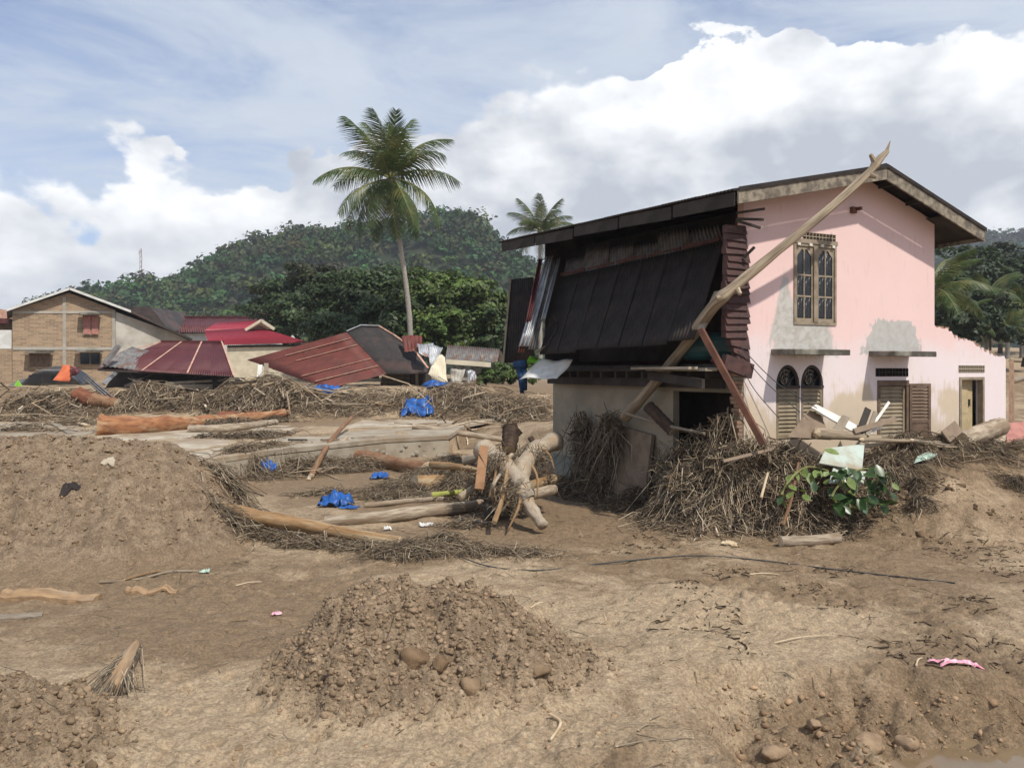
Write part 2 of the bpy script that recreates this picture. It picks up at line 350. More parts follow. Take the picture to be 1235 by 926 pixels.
# ------------------------------------------------------------------ terrain
E0, ED = np.array((-7.65, 17.9)), np.array((.595, .804))
def edge_sd(x, y): return (y-np.interp(x, [-30, -12, -7.65, -6.5, -4.0, -2.1, -1.6], [15.5, 16.8, 17.95, 20.7, 24.45, 25.5, 34.]))*.6
def base(x, y):
    u, v = huv(x, y); z = np.zeros_like(x)
    z = z+1.22*st(-3.6, -.2, v+.15*fbm(x*.6, y*.6, 3))*st(.9, 3.6, u)*st(40, 24, y)            # silt banked against the gable
    z = z-.30*st(-2.5, 0, u)*st(1., 6., v)*st(14, 6, v)*st(6, 0, u)                            # scour along the side wall
    z = z+.672*st(.05, .45, edge_sd(x, y)+.12*fbm(x, y, 2))*st(4, -3, x)                       # ground behind the terrace edge
    z = z+1.35*st(33.2, 36.4, y+.9*fbm(x*.25, y*.25, 3)-.12*x*st(2, 12, x))*(1-.55*st(10, 18, x))
    z = z+.25*st(38, 60, y)
    z = z+st(16, 30, x)*(1.9*st(44, 58, y+3*fbm(x*.06, y*.06, 2))+2.2*st(70, 84, y+3*fbm(x*.05, y*.05, 2))+.9*st(84, 100, y))
    return z
def mounds(x, y):
    wx = x+.22*fbm(x*.8, y*.8, 3); wy = y+.22*fbm(x*.8+7, y*.8+3, 3)
    cx = np.clip(wx, -14, -6.35); dl = np.hypot(wx-cx, (wy-13.3)*np.where(wy < 13.3, .82, .95))
    m1 = 1.74*(1-st(.1, 2.55, dl))*(1+.10*fbm(x*.5+3, y*.5, 2))
    d2 = np.hypot((np.abs(wx+.86)-np.minimum(np.abs(wx+.86), .40))/np.where(wx > -.7, 1.55, 1.35), (wy-7.35)/np.where(wy < 7.35, 1.35, 1.05)); m2 = .66*(1-st(.12, 1.05, d2))*(1+.30*fbm(x*1.5, y*1.5+5, 3))*np.where(wx > -.7, 1-.28*st(-.7, .6, wx), 1)
    d3 = np.hypot((wx+3.9)/1.35, (wy-5.75)/1.0); m3 = .40*(1-st(.1, 1.0, d3))
    return m1, m2, m3
def height(x, y, fine=True):
    z = base(x, y); m1, m2, m3 = mounds(x, y); z = z+m1+m2+m3
    fade = st(80, 25, y)
    z = z+(.075*fbm(x*.45, y*.45, 3)+.03*fbm(x*1.9+5, y*1.9, 3))*(fade*.8+.2)
    # dug ditch at the lower right with a puddle in it
    dl = (y-7.25)+.10*(x-1.9)+.28*fbm(x*1.6, y*1.6+4, 3)
    ditch = st(.25, -.22, dl)*st(1.4, 2.1, x+.3*fbm(y*1.3, x*.5, 2)); z = z-.27*ditch
    z = z-.24*st(2.9, 3.6, x+.3*fbm(x*1.5,y*1.5+2,2))*st(6.75, 6.2, y+.15*fbm(x*2,y*2,2))
    if fine:
        mm = np.clip(m1/.5, 0, 1)*.8+np.clip(m2/.15, 0, 1)+np.clip(m3/.1, 0, 1); mm = np.clip(mm, 0, 1.2)
        lump = (.33-cells(x*3.1, y*3.1, 1))*.15+(.33-cells(x*7.5, y*7.5, 2))*.11+(.33-cells(x*13, y*13, 4))*.05
        near = st(17, 12, y)
        z = z+mm*lump*near+mm*.05*fbm(x*3, y*3, 3)
        z = z+ditch*st(5.6, 4.2, x)*(.33-cells(x*3.2, y*3.2, 6))*.26*near+ditch*(.33-cells(x*9, y*9, 3))*.05
        u, v = huv(x, y)
        rough = st(1.5, 3.5, u)*st(-5.2, -2.2, v)*st(1., -.2, v); z = z+rough*(.17*fbm(x*1.9, y*1.9+8, 4, .6)+.10*(.3-cells(x*2.6, y*2.6, 9)))
        tr = st(.46, .60, vn(x*.8+3, y*.8))*near; z = z+tr*(.075*(.35-cells(x*4.3, y*4.3, 8))+.035*(.35-cells(x*11, y*11, 5)))+near*.03*(fbm(x*.9, y*3.2, 3))        # trampled patches
        z = z+near*(.026*fbm(x*5, y*5, 4, .62)+.014*(.35-cells(x*9.5, y*9.5, 12))*st(.35, .6, vn(x*1.3, y*1.3+3))-.055*st(.17, .05, cells(x*1.7+fbm(x*3,y*3,2)*.2, y*1.7, 7))*st(.45, .6, vn(x*.6+8, y*.6)))
        far = st(16, 24, y)*st(60, 34, y); z = z+far*(.07*fbm(x*1.1+9, y*1.1, 4))
    return z
def gh(x, y): return float(height(np.array([float(x)]), np.array([float(y)]))[0])
def G(px, py, it=40):
    """where the ray through a pixel meets the ground"""
    k = (px-CX)/F; s = (py-HY)/F; D = 4.0
    ys = np.concatenate([np.arange(4, 20, .02), np.arange(20, 120, .1)]); zz = height(k*ys, ys); ray = CZ-s*ys
    i = np.argmax(ray <= zz); D = ys[i] if ray[i] <= zz[i] else 100.; return np.array((k*D, D, zz[i]))
fa = np.linspace(math.radians(-41), math.radians(41), 540); ca = np.linspace(math.radians(41), math.radians(319), 60)[1:-1]
ang = np.concatenate([fa, ca]); rad = [.05]
while rad[-1] < 1200:
    r = rad[-1]; rad.append(r*(1.35 if r < 2.6 else 1.0052 if r < 5.2 else 1.0029 if r < 9.3 else 1.0058 if r < 14 else 1.010 if r < 46 else 1.045))
rad = np.array(rad); A_, R_ = np.meshgrid(ang, rad); X = R_*np.sin(A_); Y = R_*np.cos(A_)
Z = height(X, Y); Z = np.where(R_ < 3.2, Z*.2, Z); Z = np.where(R_ > 130, Z*0+base(X*0+10, Y*0+60)*st(900, 130, R_)+0, Z)
V = np.stack([X, Y, Z], 2).reshape(-1, 3); nr, na = X.shape
i = np.arange(nr-1)[:, None]*na; j = np.arange(na)[None, :]; jn = (j+1) % na
Fc = np.stack([(i+j).ravel(), (i+jn).ravel(), (i+na+jn).ravel(), (i+na+j).ravel()], 1)
m1, m2, m3 = mounds(X, Y)
wet = .5+.55*fbm(X*.22+4, Y*.22, 3)+.25*st(9, 13, Y)*st(-6, -2, X)*st(9, 4, X)-.45*st(3.4, 0, np.hypot(X+1.2, (Y-5.4)*1.3))-.35*st(2.2, 0, np.hypot(X-2.6, (Y-8.3)*1.1))+.5*st(3.0, 3.8, X)*st(6.8, 6, Y)+.16*st(3.2, 5, X)*st(9.5, 11, Y)*st(24, 18, Y)
dug = np.clip(np.clip(m1/.25, 0, 1)+np.clip((m2-.05)/.18, 0, 1)+np.clip((m3-.05)/.1, 0, 1), 0, 1)
g = mk('ground', V, Fc, 'mud', smooth=True, col=np.stack([np.clip(wet, 0, 1).ravel(), dug.ravel(), 0*dug.ravel()], 1), kind='structure')
# puddle of muddy water in the ditch
material('muddy_water', (.20, .145, .085), (.17, .12, .07), 2, .08, .02, 12, spec=.5)
t = np.linspace(0, 2*np.pi, 40, endpoint=False); V = np.c_[4.8+2.2*np.cos(t), 5.5+1.25*np.sin(t), np.full(40, -.37)]
mk('puddle', V, [tuple(range(40))], 'muddy_water', kind='structure')
# loose clods on the dug heaps
import bmesh as _b
def ico(sub):
    bm = _b.new(); _b.ops.create_icosphere(bm, subdivisions=sub, radius=1); V = np.array([v.co for v in bm.verts]); Fc = np.array([[v.index for v in f.verts] for f in bm.faces]); bm.free(); return V, Fc
I1, I2 = ico(1), ico(2)
def clods(name, label, n, sampler, rmin, rmax, tint, seed, sub=I1):
    rg = np.random.default_rng(seed); x, y = sampler(rg, n); n = len(x); z = height(x, y)
    r = rmin*(rmax/rmin)**(rg.random(n)**3.0); B, Fb = sub
    K = rg.normal(0, 2.2, (n, 3)); ph = rg.uniform(0, 6, n)
    dsp = 1+.30*np.sin(np.einsum('vk,nk->nv', B, K)+ph[:, None])+.22*rg.normal(0, 1, (n, len(B)))
    sc = np.stack([rg.uniform(.8, 1.25, n), rg.uniform(.8, 1.25, n), rg.uniform(.55, .95, n)], 1)
    V = B[None]*dsp[..., None]*sc[:, None]*r[:, None, None]; V = V+np.stack([x, y, z-r*.05], 1)[:, None]
    c = np.repeat((np.array(tint)*rg.uniform(.75, 1.3, n)[:, None]), len(B), 0)
    Fc = (np.arange(n)[:, None, None]*len(B)+Fb).reshape(-1, 3)
    return mk(name, V.reshape(-1, 3), Fc, 'clod', smooth=False, col=c, label=label, cat='clods', kind='stuff')
def on_mound(idx, cx, cy, rx, ry, lo):
    def f(rg, n):
        x = cx+rx*rg.uniform(-1, 1, n*3); y = cy+ry*rg.uniform(-1, 1, n*3); m = mounds(x, y)[idx]
        k = m > lo*rg.uniform(.05, 1.2, n*3); return x[k][:n], y[k][:n]
    return f
clods('mud_clods', 'crumbly grey-brown clods covering the low dug heap with boulders of mud', 11500, on_mound(1, -.9, 7.2, 2.1, 1.7, .25), .006, .034, (1.08, 1.06, 1.04), 1)
clods('mud_clods', 'fine brown crumbs covering the long tall bank of dug silt', 6500, on_mound(0, -8.2, 12, 4.4, 2.9, .6), .010, .04, (1.05, 1.0, .95), 2)
clods('mud_clods', 'dark crumbs covering the small dug heap at the trampled ground\'s edge', 2200, on_mound(2, -3.7, 5.7, 1.5, 1.1, .12), .008, .035, (1.0, .97, .93), 3)
def ditch_s(rg, n):
    x = rg.uniform(1.7, 4.6, n*2); y = rg.uniform(5.2, 7.3, n*2); d_ = height(x, y) < -.10; return x[d_][:n], y[d_][:n]
clods('mud_clods', 'broken clods lying along the floor of the dug ditch', 2200, ditch_s, .006, .04, (1.2, 1.1, 1.0), 5)
def scat(rg, n): x = rg.uniform(-4, 5.5, n); y = 5+9*rg.random(n)**1.3; k = vn(x*.7+2, y*.7) > .45; return x[k], y[k]
clods('mud_clods', 'small scattered lumps of dry mud on the trampled flat', 3500, scat, .004, .022, (1.3, 1.2, 1.08), 6)
def bank_s(rg, n): q = rg.uniform(1.5, 8, n*2); w_ = rg.uniform(-4.6, -.8, n*2); x = AX+CA*q-SA*w_; y = AY+SA*q+CA*w_; k = vn(x*1.5+4, y*1.5) > .66; return x[k][:n], y[k][:n]
clods('mud_clods', 'dark broken clods on the silt banked against the pink gable wall', 900, bank_s, .012, .11, (.62, .57, .52), 7)
for px, py, r, lab in ((497, 806, .155, 'large smooth dark mud boulder sunk in the low dug heap'), (531, 806, .105, 'rounded mud boulder beside the largest one in the low heap'),
                       (566, 838, .14, 'flat wide mud boulder at the foot of the low heap'), (520, 770, .06, 'small pale lump perched above the mud boulders of the low heap'),
                       (648, 815, .10, 'dark lump at the tapering end of the low dug heap'), (287, 912, .045, 'small smooth pebble alone on pale dry mud')):
    p = G(px, py); v, f = rock(p+np.array((0, .06, .10*r)), r*1.05, int(px), .8, 3, 10, .035); mk('mud_boulder', v, f, 'clod', col=np.ones((len(v), 3))*((.72, .65, .58) if px in (497, 531) else (.9, .86, .8)), label=lab, cat='mud lump')
for px, py, r, lab in ((1055, 905, .17, 'cracked pale mud block in the ditch, the largest'), (1100, 900, .12, 'cracked pale mud block next to the puddle'), (985, 880, .10, 'upright pale mud block on the ditch floor'),
                       (935, 915, .13, 'dark broken mud block at the mouth of the ditch')):
    p = G(px, py); v, f = rock(p+np.array((0, .05, .12*r)), r, int(px), .55, 3, 12, .02); mk('mud_block', v, f, 'clod', col=np.ones((len(v), 3))*(1.2, 1.15, 1.1), label=lab, cat='mud lump')
# ------------------------------------------------------------------ pink house, torn open along its side
HT = thing('pink_house', tuple(Hs(0, 0, 0)), 'pink two-storey house torn open along one side under a corrugated roof', 'house')
def hp(name, V, Fc, mat, parent=None, **k): return mk(name, V, Fc, mat, parent or HT, **k)
def hbox(u0, u1, v0, v1, z0, z1): return hexa([Hs(u0, v0, z0), Hs(u1, v0, z0), Hs(u1, v1, z0), Hs(u0, v1, z0)], [Hs(u0, v0, z1), Hs(u1, v0, z1), Hs(u1, v1, z1), Hs(u0, v1, z1)])
UB = gz(1127, 290)[0]; UE = gz(1213, 430)[0]; VB = sv(667, 447)[0]
# roof lines
rl, rr_, rd = (-.66, 5.93), (5.93, 5.74), (3.03, 6.74)
def rooft(u): return rl[1]+(rd[1]-rl[1])*(u-rl[0])/(rd[0]-rl[0]) if u < rd[0] else rd[1]+(rr_[1]-rd[1])*(u-rd[0])/(rr_[0]-rd[0])
brk = [(UB+.001, gz(1130, 394)[1]), (gz(1145, 398)[0], gz(1145, 398)[1]), (gz(1152, 406)[0], gz(1152, 407)[1]), (gz(1160, 410)[0], gz(1160, 410)[1]), (gz(1172, 411)[0], gz(1172, 411)[1]), (gz(1180, 418)[0], gz(1180, 419)[1]),
       (gz(1192, 424)[0], gz(1192, 425)[1]), (gz(1200, 431)[0], gz(1200, 430)[1]), (UE, gz(1213, 431)[1])]
def topz(u):
    if u <= UB: return rooft(u)-.10
    return float(np.interp(u, [b[0] for b in brk], [b[1] for b in brk]))+.035*math.sin(u*61)+.03*math.sin(u*37+1)
def rect(x0, y0, x1, y1): u0, z1 = gz(x0, y0); u1, z0 = gz(x1, y1); zc = gz((x0+x1)/2, y0)[1]; zb = gz((x0+x1)/2, y1)[1]; return u0, u1, zb, zc
W1 = rect(957, 295, 1008, 392); V1 = rect(968, 281.5, 1007.5, 291); AR1 = rect(936, 440, 964.5, 530); AR2 = rect(966, 440, 993, 530)
SH = rect(1058, 461, 1095, 530); V2 = rect(1056, 444, 1095, 454); DO = rect(1158, 458, 1185.5, 535); V3 = rect(1156, 440.5, 1187, 449)
holes = [W1, V1, AR1, AR2, SH, V2, DO, V3]
def gable_wall():
    us = sorted(set([0, UB, UB+.001, UE, rd[0]]+[h[0] for h in holes]+[h[1] for h in holes]+list(np.arange(UB+.05, UE, .06))+[b[0] for b in brk]))
    zs = sorted(set([-1.]+[h[2] for h in holes]+[h[3] for h in holes])); V, Fc, UV = [], [], []
    def quad(pts):
        o = len(V)
        for (u, v, z) in pts: V.append(Hs(u, v, z)); UV.append((u, z))
        Fc.append((o, o+1, o+2, o+3))
    th = .16
    for a, b in zip(us[:-1], us[1:]):
        if b-a < .0005: continue
        if b-a < .0015: continue
        um = (a+b)/2; ta, tb = topz(a if a != UB+.001 else a+1e-6), topz(b if b != UB else UB); lim = min(ta, tb)
        zz = [z for z in zs if z < lim-.02]
        for k, z0 in enumerate(zz):
            za, zb = (zz[k+1], zz[k+1]) if k+1 < len(zz) else (ta, tb); zm = (z0+min(za, zb))/2
            if any(h[0] <= um <= h[1] and h[2] <= zm <= h[3] for h in holes): continue
            quad([(a, 0, z0), (b, 0, z0), (b, 0, zb), (a, 0, za)]); quad([(b, th, z0), (a, th, z0), (a, th, za), (b, th, zb)])
        quad([(a, 0, ta), (b, 0, tb), (b, th, tb), (a, th, ta)])
    for h in holes:
        u0, u1, z0, z1 = h
        quad([(u0, 0, z0), (u0, 0, z1), (u0, th, z1), (u0, th, z0)]); quad([(u1, 0, z1), (u1, 0, z0), (u1, th, z0), (u1, th, z1)])
        quad([(u0, 0, z1), (u1, 0, z1), (u1, th, z1), (u0, th, z1)]); quad([(u0, 0, z0), (u0, th, z0), (u1, th, z0), (u1, 0, z0)])
    for u_, a, b in ((0, -1, topz(0)), (UE, -1, topz(UE)), (UB, topz(UB+.001), topz(UB))): quad([(u_, 0, a), (u_, 0, b), (u_, th, b), (u_, th, a)])
    return V, Fc, UV
def pink_material():
    m = bpy.data.materials.new('pink_wall'); m.use_nodes = True; T = NT(m.node_tree); b = T.n['Principled BSDF']
    uv = T.node('ShaderNodeTexCoord').outputs['UV']; s = T.node('ShaderNodeSeparateXYZ'); T.put(s.inputs[0], uv); u, z = s.outputs[0], s.outputs[1]
    nb = T.noise(uv, 1.3, 6, .6); nf = T.noise(uv, 6, 7, .65); ns = T.noise(T.scalev(uv, (6, .8, 1)), 2.2, 6, .65)
    col = T.mix(nb, (.71, .50, .475), (.77, .575, .55))
    fade = T.ss(T.math('ADD', z, T.math('MULTIPLY', T.math('SUBTRACT', nb, .5), 1.3)), 3.75, 2.9); col = T.mix(fade, col, (.72, .635, .64))
    be = T.ss(T.math('ADD', T.math('SUBTRACT', z, T.math('MULTIPLY', T.ss(T.noise(uv, .75, 3), .35, .7), 1.0)), T.math('MULTIPLY', T.math('SUBTRACT', ns, .5), 1.5)), 2.15, 1.55)
    rightfade = T.ss(u, UB+1.1, UB+.75); be = T.math('MULTIPLY', be, T.math('MAXIMUM', rightfade, T.ss(z, 1.75, 1.55)))
    col = T.mix(T.math('MULTIPLY', be, .85), col, T.mix(nf, (.56, .46, .325), (.49, .39, .265)))
    def box(c, hw, soft, colr, col, tri=0.):
        du = T.math('ABSOLUTE', T.math('SUBTRACT', u, c[0])); dz = T.math('SUBTRACT', z, c[1])
        if tri: du = T.math('ADD', du, T.math('MULTIPLY', dz, tri))
        q = T.math('MAXIMUM', T.math('DIVIDE', du, hw[0]), T.math('DIVIDE', T.math('ABSOLUTE', dz), hw[1]))
        q = T.math('ADD', q, T.math('ADD', T.math('MULTIPLY', T.math('SUBTRACT', nf, .5), .75), T.math('MULTIPLY', T.math('SUBTRACT', ns, .5), .7))); return T.mix(T.ss(q, 1+soft, 1-soft), col, colr)
    grey = T.mix(T.ss(nf, .4, .62), (.50, .485, .46), (.40, .375, .335))
    a = gz(970, 407); col = box(a, (gz(1004, 400)[0]-gz(936, 400)[0] > 0 and .72, .34), .12, grey, col, .35)
    a = gz(947, 372); col = box(a, (.22, .62), .2, grey, col, .28)
    a = gz(1078, 407); col = box(a, (.72, .34), .06, T.mix(.5, grey, (.42, .41, .40)), col, .55)
    # rain streaks below the roof edge and mud splashed off by the corner
    col = T.mix(T.math('MULTIPLY', T.ss(ns, .56, .72), .28), col, (.40, .30, .26))
    chip = T.ss(T.math('ADD', T.math('MULTIPLY', u, 1.6), T.math('MULTIPLY', nf, 1.0)), .62, .50); chip = T.math('MULTIPLY', chip, T.ss(z, 3.3, 3.0))
    col = T.mix(chip, col, T.mix(nf, (.55, .50, .44), (.34, .28, .22)))
    col = T.mix(T.ss(T.noise(uv, 24, 4, .7), .66, .74, 0., .5), col, (.38, .30, .25))
    T.put(b.inputs['Base Color'], col); b.inputs['Roughness'].default_value = .88; b.inputs['Specular IOR Level'].default_value = .25
    bn = T.node('ShaderNodeBump'); T.put(bn.inputs['Height'], T.math('ADD', nf, T.noise(uv, 45, 5, .7))); bn.inputs['Strength'].default_value = .25; bn.inputs['Distance'].default_value = .01; T.l.new(bn.outputs[0], b.inputs['Normal'])
    MATS['pink_wall'] = m
pink_material()
V, Fc, UV = gable_wall(); WALL = hp('gable_wall', V, Fc, 'pink_wall', uv=UV)
# right return of the broken wing and the upper right side wall, floor and partition behind
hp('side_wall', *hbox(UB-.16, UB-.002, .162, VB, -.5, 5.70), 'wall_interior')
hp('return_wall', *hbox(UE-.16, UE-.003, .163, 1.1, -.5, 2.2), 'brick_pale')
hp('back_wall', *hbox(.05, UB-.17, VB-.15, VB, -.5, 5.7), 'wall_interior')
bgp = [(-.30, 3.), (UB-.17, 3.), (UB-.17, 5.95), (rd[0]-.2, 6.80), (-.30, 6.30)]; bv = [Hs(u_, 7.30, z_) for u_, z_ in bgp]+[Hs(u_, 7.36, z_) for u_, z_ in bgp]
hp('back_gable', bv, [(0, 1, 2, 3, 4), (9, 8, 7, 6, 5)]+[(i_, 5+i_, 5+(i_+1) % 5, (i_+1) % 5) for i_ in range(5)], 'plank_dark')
hp('partition', *hbox(1.25, 1.37, .17, VB-.2, 3.0, 5.75), 'wall_inner_red')  # long inner wall added to keep the torn-open side dark
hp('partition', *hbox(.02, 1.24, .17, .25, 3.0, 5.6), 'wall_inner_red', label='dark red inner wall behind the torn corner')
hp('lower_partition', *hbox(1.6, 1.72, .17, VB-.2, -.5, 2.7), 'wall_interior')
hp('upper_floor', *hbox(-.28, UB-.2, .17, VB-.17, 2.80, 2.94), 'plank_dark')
# the lower side wall with its wide opening
def lower_wall():
    v1 = sv(812, 471)[0]; zt = 2.40
    a = hbox(-.002, .15, v1, VB, -1, 2.78); b = hbox(-.002, .15, .30, v1-.003, zt, 2.78); return a, b
material('stained_render', (.34, .295, .225), (.25, .215, .165), 1.0, .92, .2, 9, c3=(.21, .205, .17))
material('stained_tide', (.25, .255, .22), (.18, .18, .15), 1.4, .92, .2, 9)
a, b = lower_wall(); hp('lower_side_wall', *a, 'stained_render'); hp('opening_lintel', *b, 'stained_render')
hp('plinth', *hbox(-.035, -.004, sv(812, 471)[0], VB+.02, -1, .62), 'stained_tide')
# broken masonry at the torn corner: single bricks sticking out
rg = np.random.default_rng(4)
for k in range(34):
    z0 = .55+k*.072; du = rg.uniform(.0, .09); hp('brick', *hbox(-.07-du, -.006, .0+rg.uniform(0, .02), .20+rg.uniform(-.02, .05), z0, z0+.062), 'brick_pale' if rg.random() < .7 else 'concrete')
# lapped dark red boards at the torn corner
zt, zb = gz(880, 273, .05)[1], gz(885, 432, .05)[1]; nb = 19
for k in range(nb):
    z1 = zt-(zt-zb)*k/nb; z0 = zt-(zt-zb)*(k+1)/nb; j = rg.uniform(-.055, .04); tl = rg.uniform(-.04, .03)
    if k >= nb-3: tl += .07*(k-nb+4)
    sp = hexa([Hs(-.46+j*.4+tl, -.10, z0-.02), Hs(.035+j, -.115, z0-.015-tl), Hs(.035+j, .02, z0-.015), Hs(-.46+tl, .06, z0)],
              [Hs(-.46+tl, -.055, z1), Hs(.035+j, -.065, z1+.01), Hs(.035+j, .0, z1+.01), Hs(-.46+tl, .05, z1)])
    hp('siding_board', *sp, 'plank_red')
v_, f_ = bar(Hs(-.62, -.18, 2.98), Hs(.02, -.16, 2.80), .12, .26); hp('siding_board', v_, f_, 'plank_red')
# splintered battens above the boards
for (x0, y0, x1, y1) in ((888, 257, 922, 252), (888, 264, 921, 265), (888, 266, 917, 275), (897, 311, 910, 298)):
    a = gz(x0, y0, -.12); b = gz(x1, y1, -.30); hp('splintered_batten', *bar(Hs(a[0], -.12, a[1]), Hs(b[0], -.30, b[1]), .05, .04), 'plank_dark')
# ---------------- roof
bk = VB+.35                                                 # ridge runs back; the left eave is wrenched outwards and up at the far end
EN, EF = np.array((-.66, -.5, rl[1])), np.array((-1.62, 7.35, 6.16)); RNr, RFr = np.array((rd[0], -.5, rd[1])), np.array((rd[0]-.2, 7.6, 6.95))
ER, ERF = np.array((rr_[0], -.5, rr_[1])), np.array((rr_[0], 7.6, 5.78))
H3 = lambda q: Hs(*q)
def lerp(a, b, t): return np.array(a)+(np.array(b)-np.array(a))*t
for k in range(9):                                          # left slope, sheet by sheet
    t0, t1 = k/9, (k+1)/9+.008; dz = np.array((0, 0, .004*(k % 2)))
    v_, f_ = sheet([H3(lerp(EN, EF, t0)+dz), H3(lerp(EN, EF, t1)+dz), H3(lerp(RNr, RFr, t1)+dz), H3(lerp(RNr, RFr, t0)+dz)], 11, .022, 5, 6, seed=k); hp('roof_sheet', v_, f_, 'roof_dark', smooth=True, solid=.006)
for k in range(9):
    t0, t1 = k/9, (k+1)/9+.008; dz = np.array((0, 0, .004*(k % 2)))
    v_, f_ = sheet([H3(lerp(RNr, RFr, t0)+dz), H3(lerp(RNr, RFr, t1)+dz), H3(lerp(ER, ERF, t1)+dz), H3(lerp(ER, ERF, t0)+dz)], 11, .022, 5, 6, seed=k+20); hp('roof_sheet', v_, f_, 'roof_dark', smooth=True, solid=.006)
v_, f_ = patch([H3(RNr+(-.28, -.02, -.03)), H3(RFr+(-.28, 0, -.03)), H3(RFr+(0, 0, .05)), H3(RNr+(0, -.02, .05))], 3, 3); hp('ridge_cap', v_, f_, 'roof_dark', solid=.01)
v_, f_ = patch([H3(RNr+(.28, -.02, -.06)), H3(RFr+(.28, 0, -.06)), H3(RFr+(0, 0, .052)), H3(RNr+(0, -.02, .052))], 3, 3); hp('ridge_cap', v_, f_, 'roof_dark', solid=.01)
def slope_board(name, p0, p1, dz, h, t, mat, v0=None):
    a0, a1 = np.array(p0)+(0, 0, dz), np.array(p1)+(0, 0, dz)
    bv, bf = hexa([Hs(*a0-(0, 0, h)), Hs(*(a1-(0, 0, h))), Hs(*(a1-(0, -t, h))), Hs(*(a0-(0, -t, h)))], [Hs(*a0), Hs(*a1), Hs(*(a1+(0, t, 0))), Hs(*(a0+(0, t, 0)))]); return hp(name, bv, bf, mat)
slope_board('barge_board', lerp(EN, RNr, .02)+(0, -.04, 0), RNr+(-.005, -.04, 0), -.035, .225, .035, 'barge'); slope_board('barge_board', RNr+(.005, -.04, 0), lerp(ER, RNr, .01)+(0, -.04, 0), -.035, .235, .035, 'barge')
slope_board('barge_trim', lerp(EN, RNr, .02)+(0, -.062, 0), RNr+(0, -.062, 0), .03, .075, .02, 'roof_dark'); slope_board('barge_trim', RNr+(0, -.062, 0), ER+(0, -.062, 0), .03, .075, .02, 'roof_dark')
for t in (.15, .42, .68, .93): q0 = lerp(RNr, ER, t)+(0, .03, -.10); hp('purlin', *bar(H3(q0), H3(lerp(RFr, ERF, t)+(0, 0, -.10)), .06, .09), 'plank_dark')
for t in (.06, .35, .65, .93): q0 = lerp(RNr, EN, t)+(0, .03, -.10); hp('purlin', *bar(H3(q0), H3(lerp(RFr, EF, t)+(0, 0, -.10)), .06, .09), 'plank_dark')
v_, f_ = patch([H3(lerp(RNr, ER, .62)+(0, .02, -.16)), H3(lerp(RNr, ER, .985)+(0, .02, -.17)), H3(lerp(RFr, ERF, .985)+(0, 0, -.17)), H3(lerp(RFr, ERF, .62)+(0, 0, -.16))], 2, 6); hp('soffit', v_, f_, 'plank_dark', solid=.012)
hp('fascia_board', *bar(H3(ER+(-.03, -.02, -.14)), H3(ERF+(-.03, 0, -.14)), .03, .2), 'barge')
nf = 5                                                      # fascia along the wrenched eave
for k in range(nf):
    a, b = lerp(EN, EF, k/nf)+(.05, .03 if k == 0 else .01, -.15-.02*(k % 2)), lerp(EN, EF, (k+1)/nf-.006)+(.05, 0, -.15+.015*(k % 3)); hp('fascia_board', *bar(H3(a), H3(b), .03, .24), 'plank_dark')
for k in range(8):                                          # rafters under the eave
    t = (k+.4)/8; a = lerp(EN, EF, t)+(.06, 0, -.10); b = lerp(RNr, RFr, t)+(0, 0, -.12); hp('rafter', *bar(H3(a), H3(b), .06, .12), 'plank_dark')
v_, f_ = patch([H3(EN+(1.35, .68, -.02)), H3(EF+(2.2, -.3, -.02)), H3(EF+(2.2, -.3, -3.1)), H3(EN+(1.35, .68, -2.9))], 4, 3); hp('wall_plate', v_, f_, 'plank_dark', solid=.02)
# hanging wall of corrugated sheets: a grey upper row and the big dark apron below it
TR, TL, BR, BL = P(874, 291, 14.9), P(678, 334, 19.2), P(838, 409, 14.0), P(651, 426, 18.3)
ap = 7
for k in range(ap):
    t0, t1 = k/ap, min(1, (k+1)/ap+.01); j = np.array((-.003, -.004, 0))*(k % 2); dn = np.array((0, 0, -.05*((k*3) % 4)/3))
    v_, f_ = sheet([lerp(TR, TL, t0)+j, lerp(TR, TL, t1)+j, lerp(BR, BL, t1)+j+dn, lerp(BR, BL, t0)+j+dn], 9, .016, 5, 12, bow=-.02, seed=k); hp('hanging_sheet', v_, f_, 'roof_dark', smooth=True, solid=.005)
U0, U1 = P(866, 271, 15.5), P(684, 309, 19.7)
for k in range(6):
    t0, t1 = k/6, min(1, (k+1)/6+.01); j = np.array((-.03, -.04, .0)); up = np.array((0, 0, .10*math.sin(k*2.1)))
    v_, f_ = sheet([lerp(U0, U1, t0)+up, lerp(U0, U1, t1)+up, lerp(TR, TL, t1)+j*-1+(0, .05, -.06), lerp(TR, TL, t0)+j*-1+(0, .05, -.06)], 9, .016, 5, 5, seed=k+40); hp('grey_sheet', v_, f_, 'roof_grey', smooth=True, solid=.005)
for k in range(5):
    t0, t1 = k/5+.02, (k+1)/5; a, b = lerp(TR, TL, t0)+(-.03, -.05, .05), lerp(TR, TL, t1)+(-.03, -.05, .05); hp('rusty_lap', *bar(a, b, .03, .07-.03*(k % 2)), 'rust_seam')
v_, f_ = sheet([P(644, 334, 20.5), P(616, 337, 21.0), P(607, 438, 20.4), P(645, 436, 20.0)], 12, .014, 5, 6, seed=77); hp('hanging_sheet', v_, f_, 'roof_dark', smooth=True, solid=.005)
hp('sheet_edge', *bar(P(616, 336, 20.95), P(607, 438, 20.35), .05, .05), 'plank_weathered')
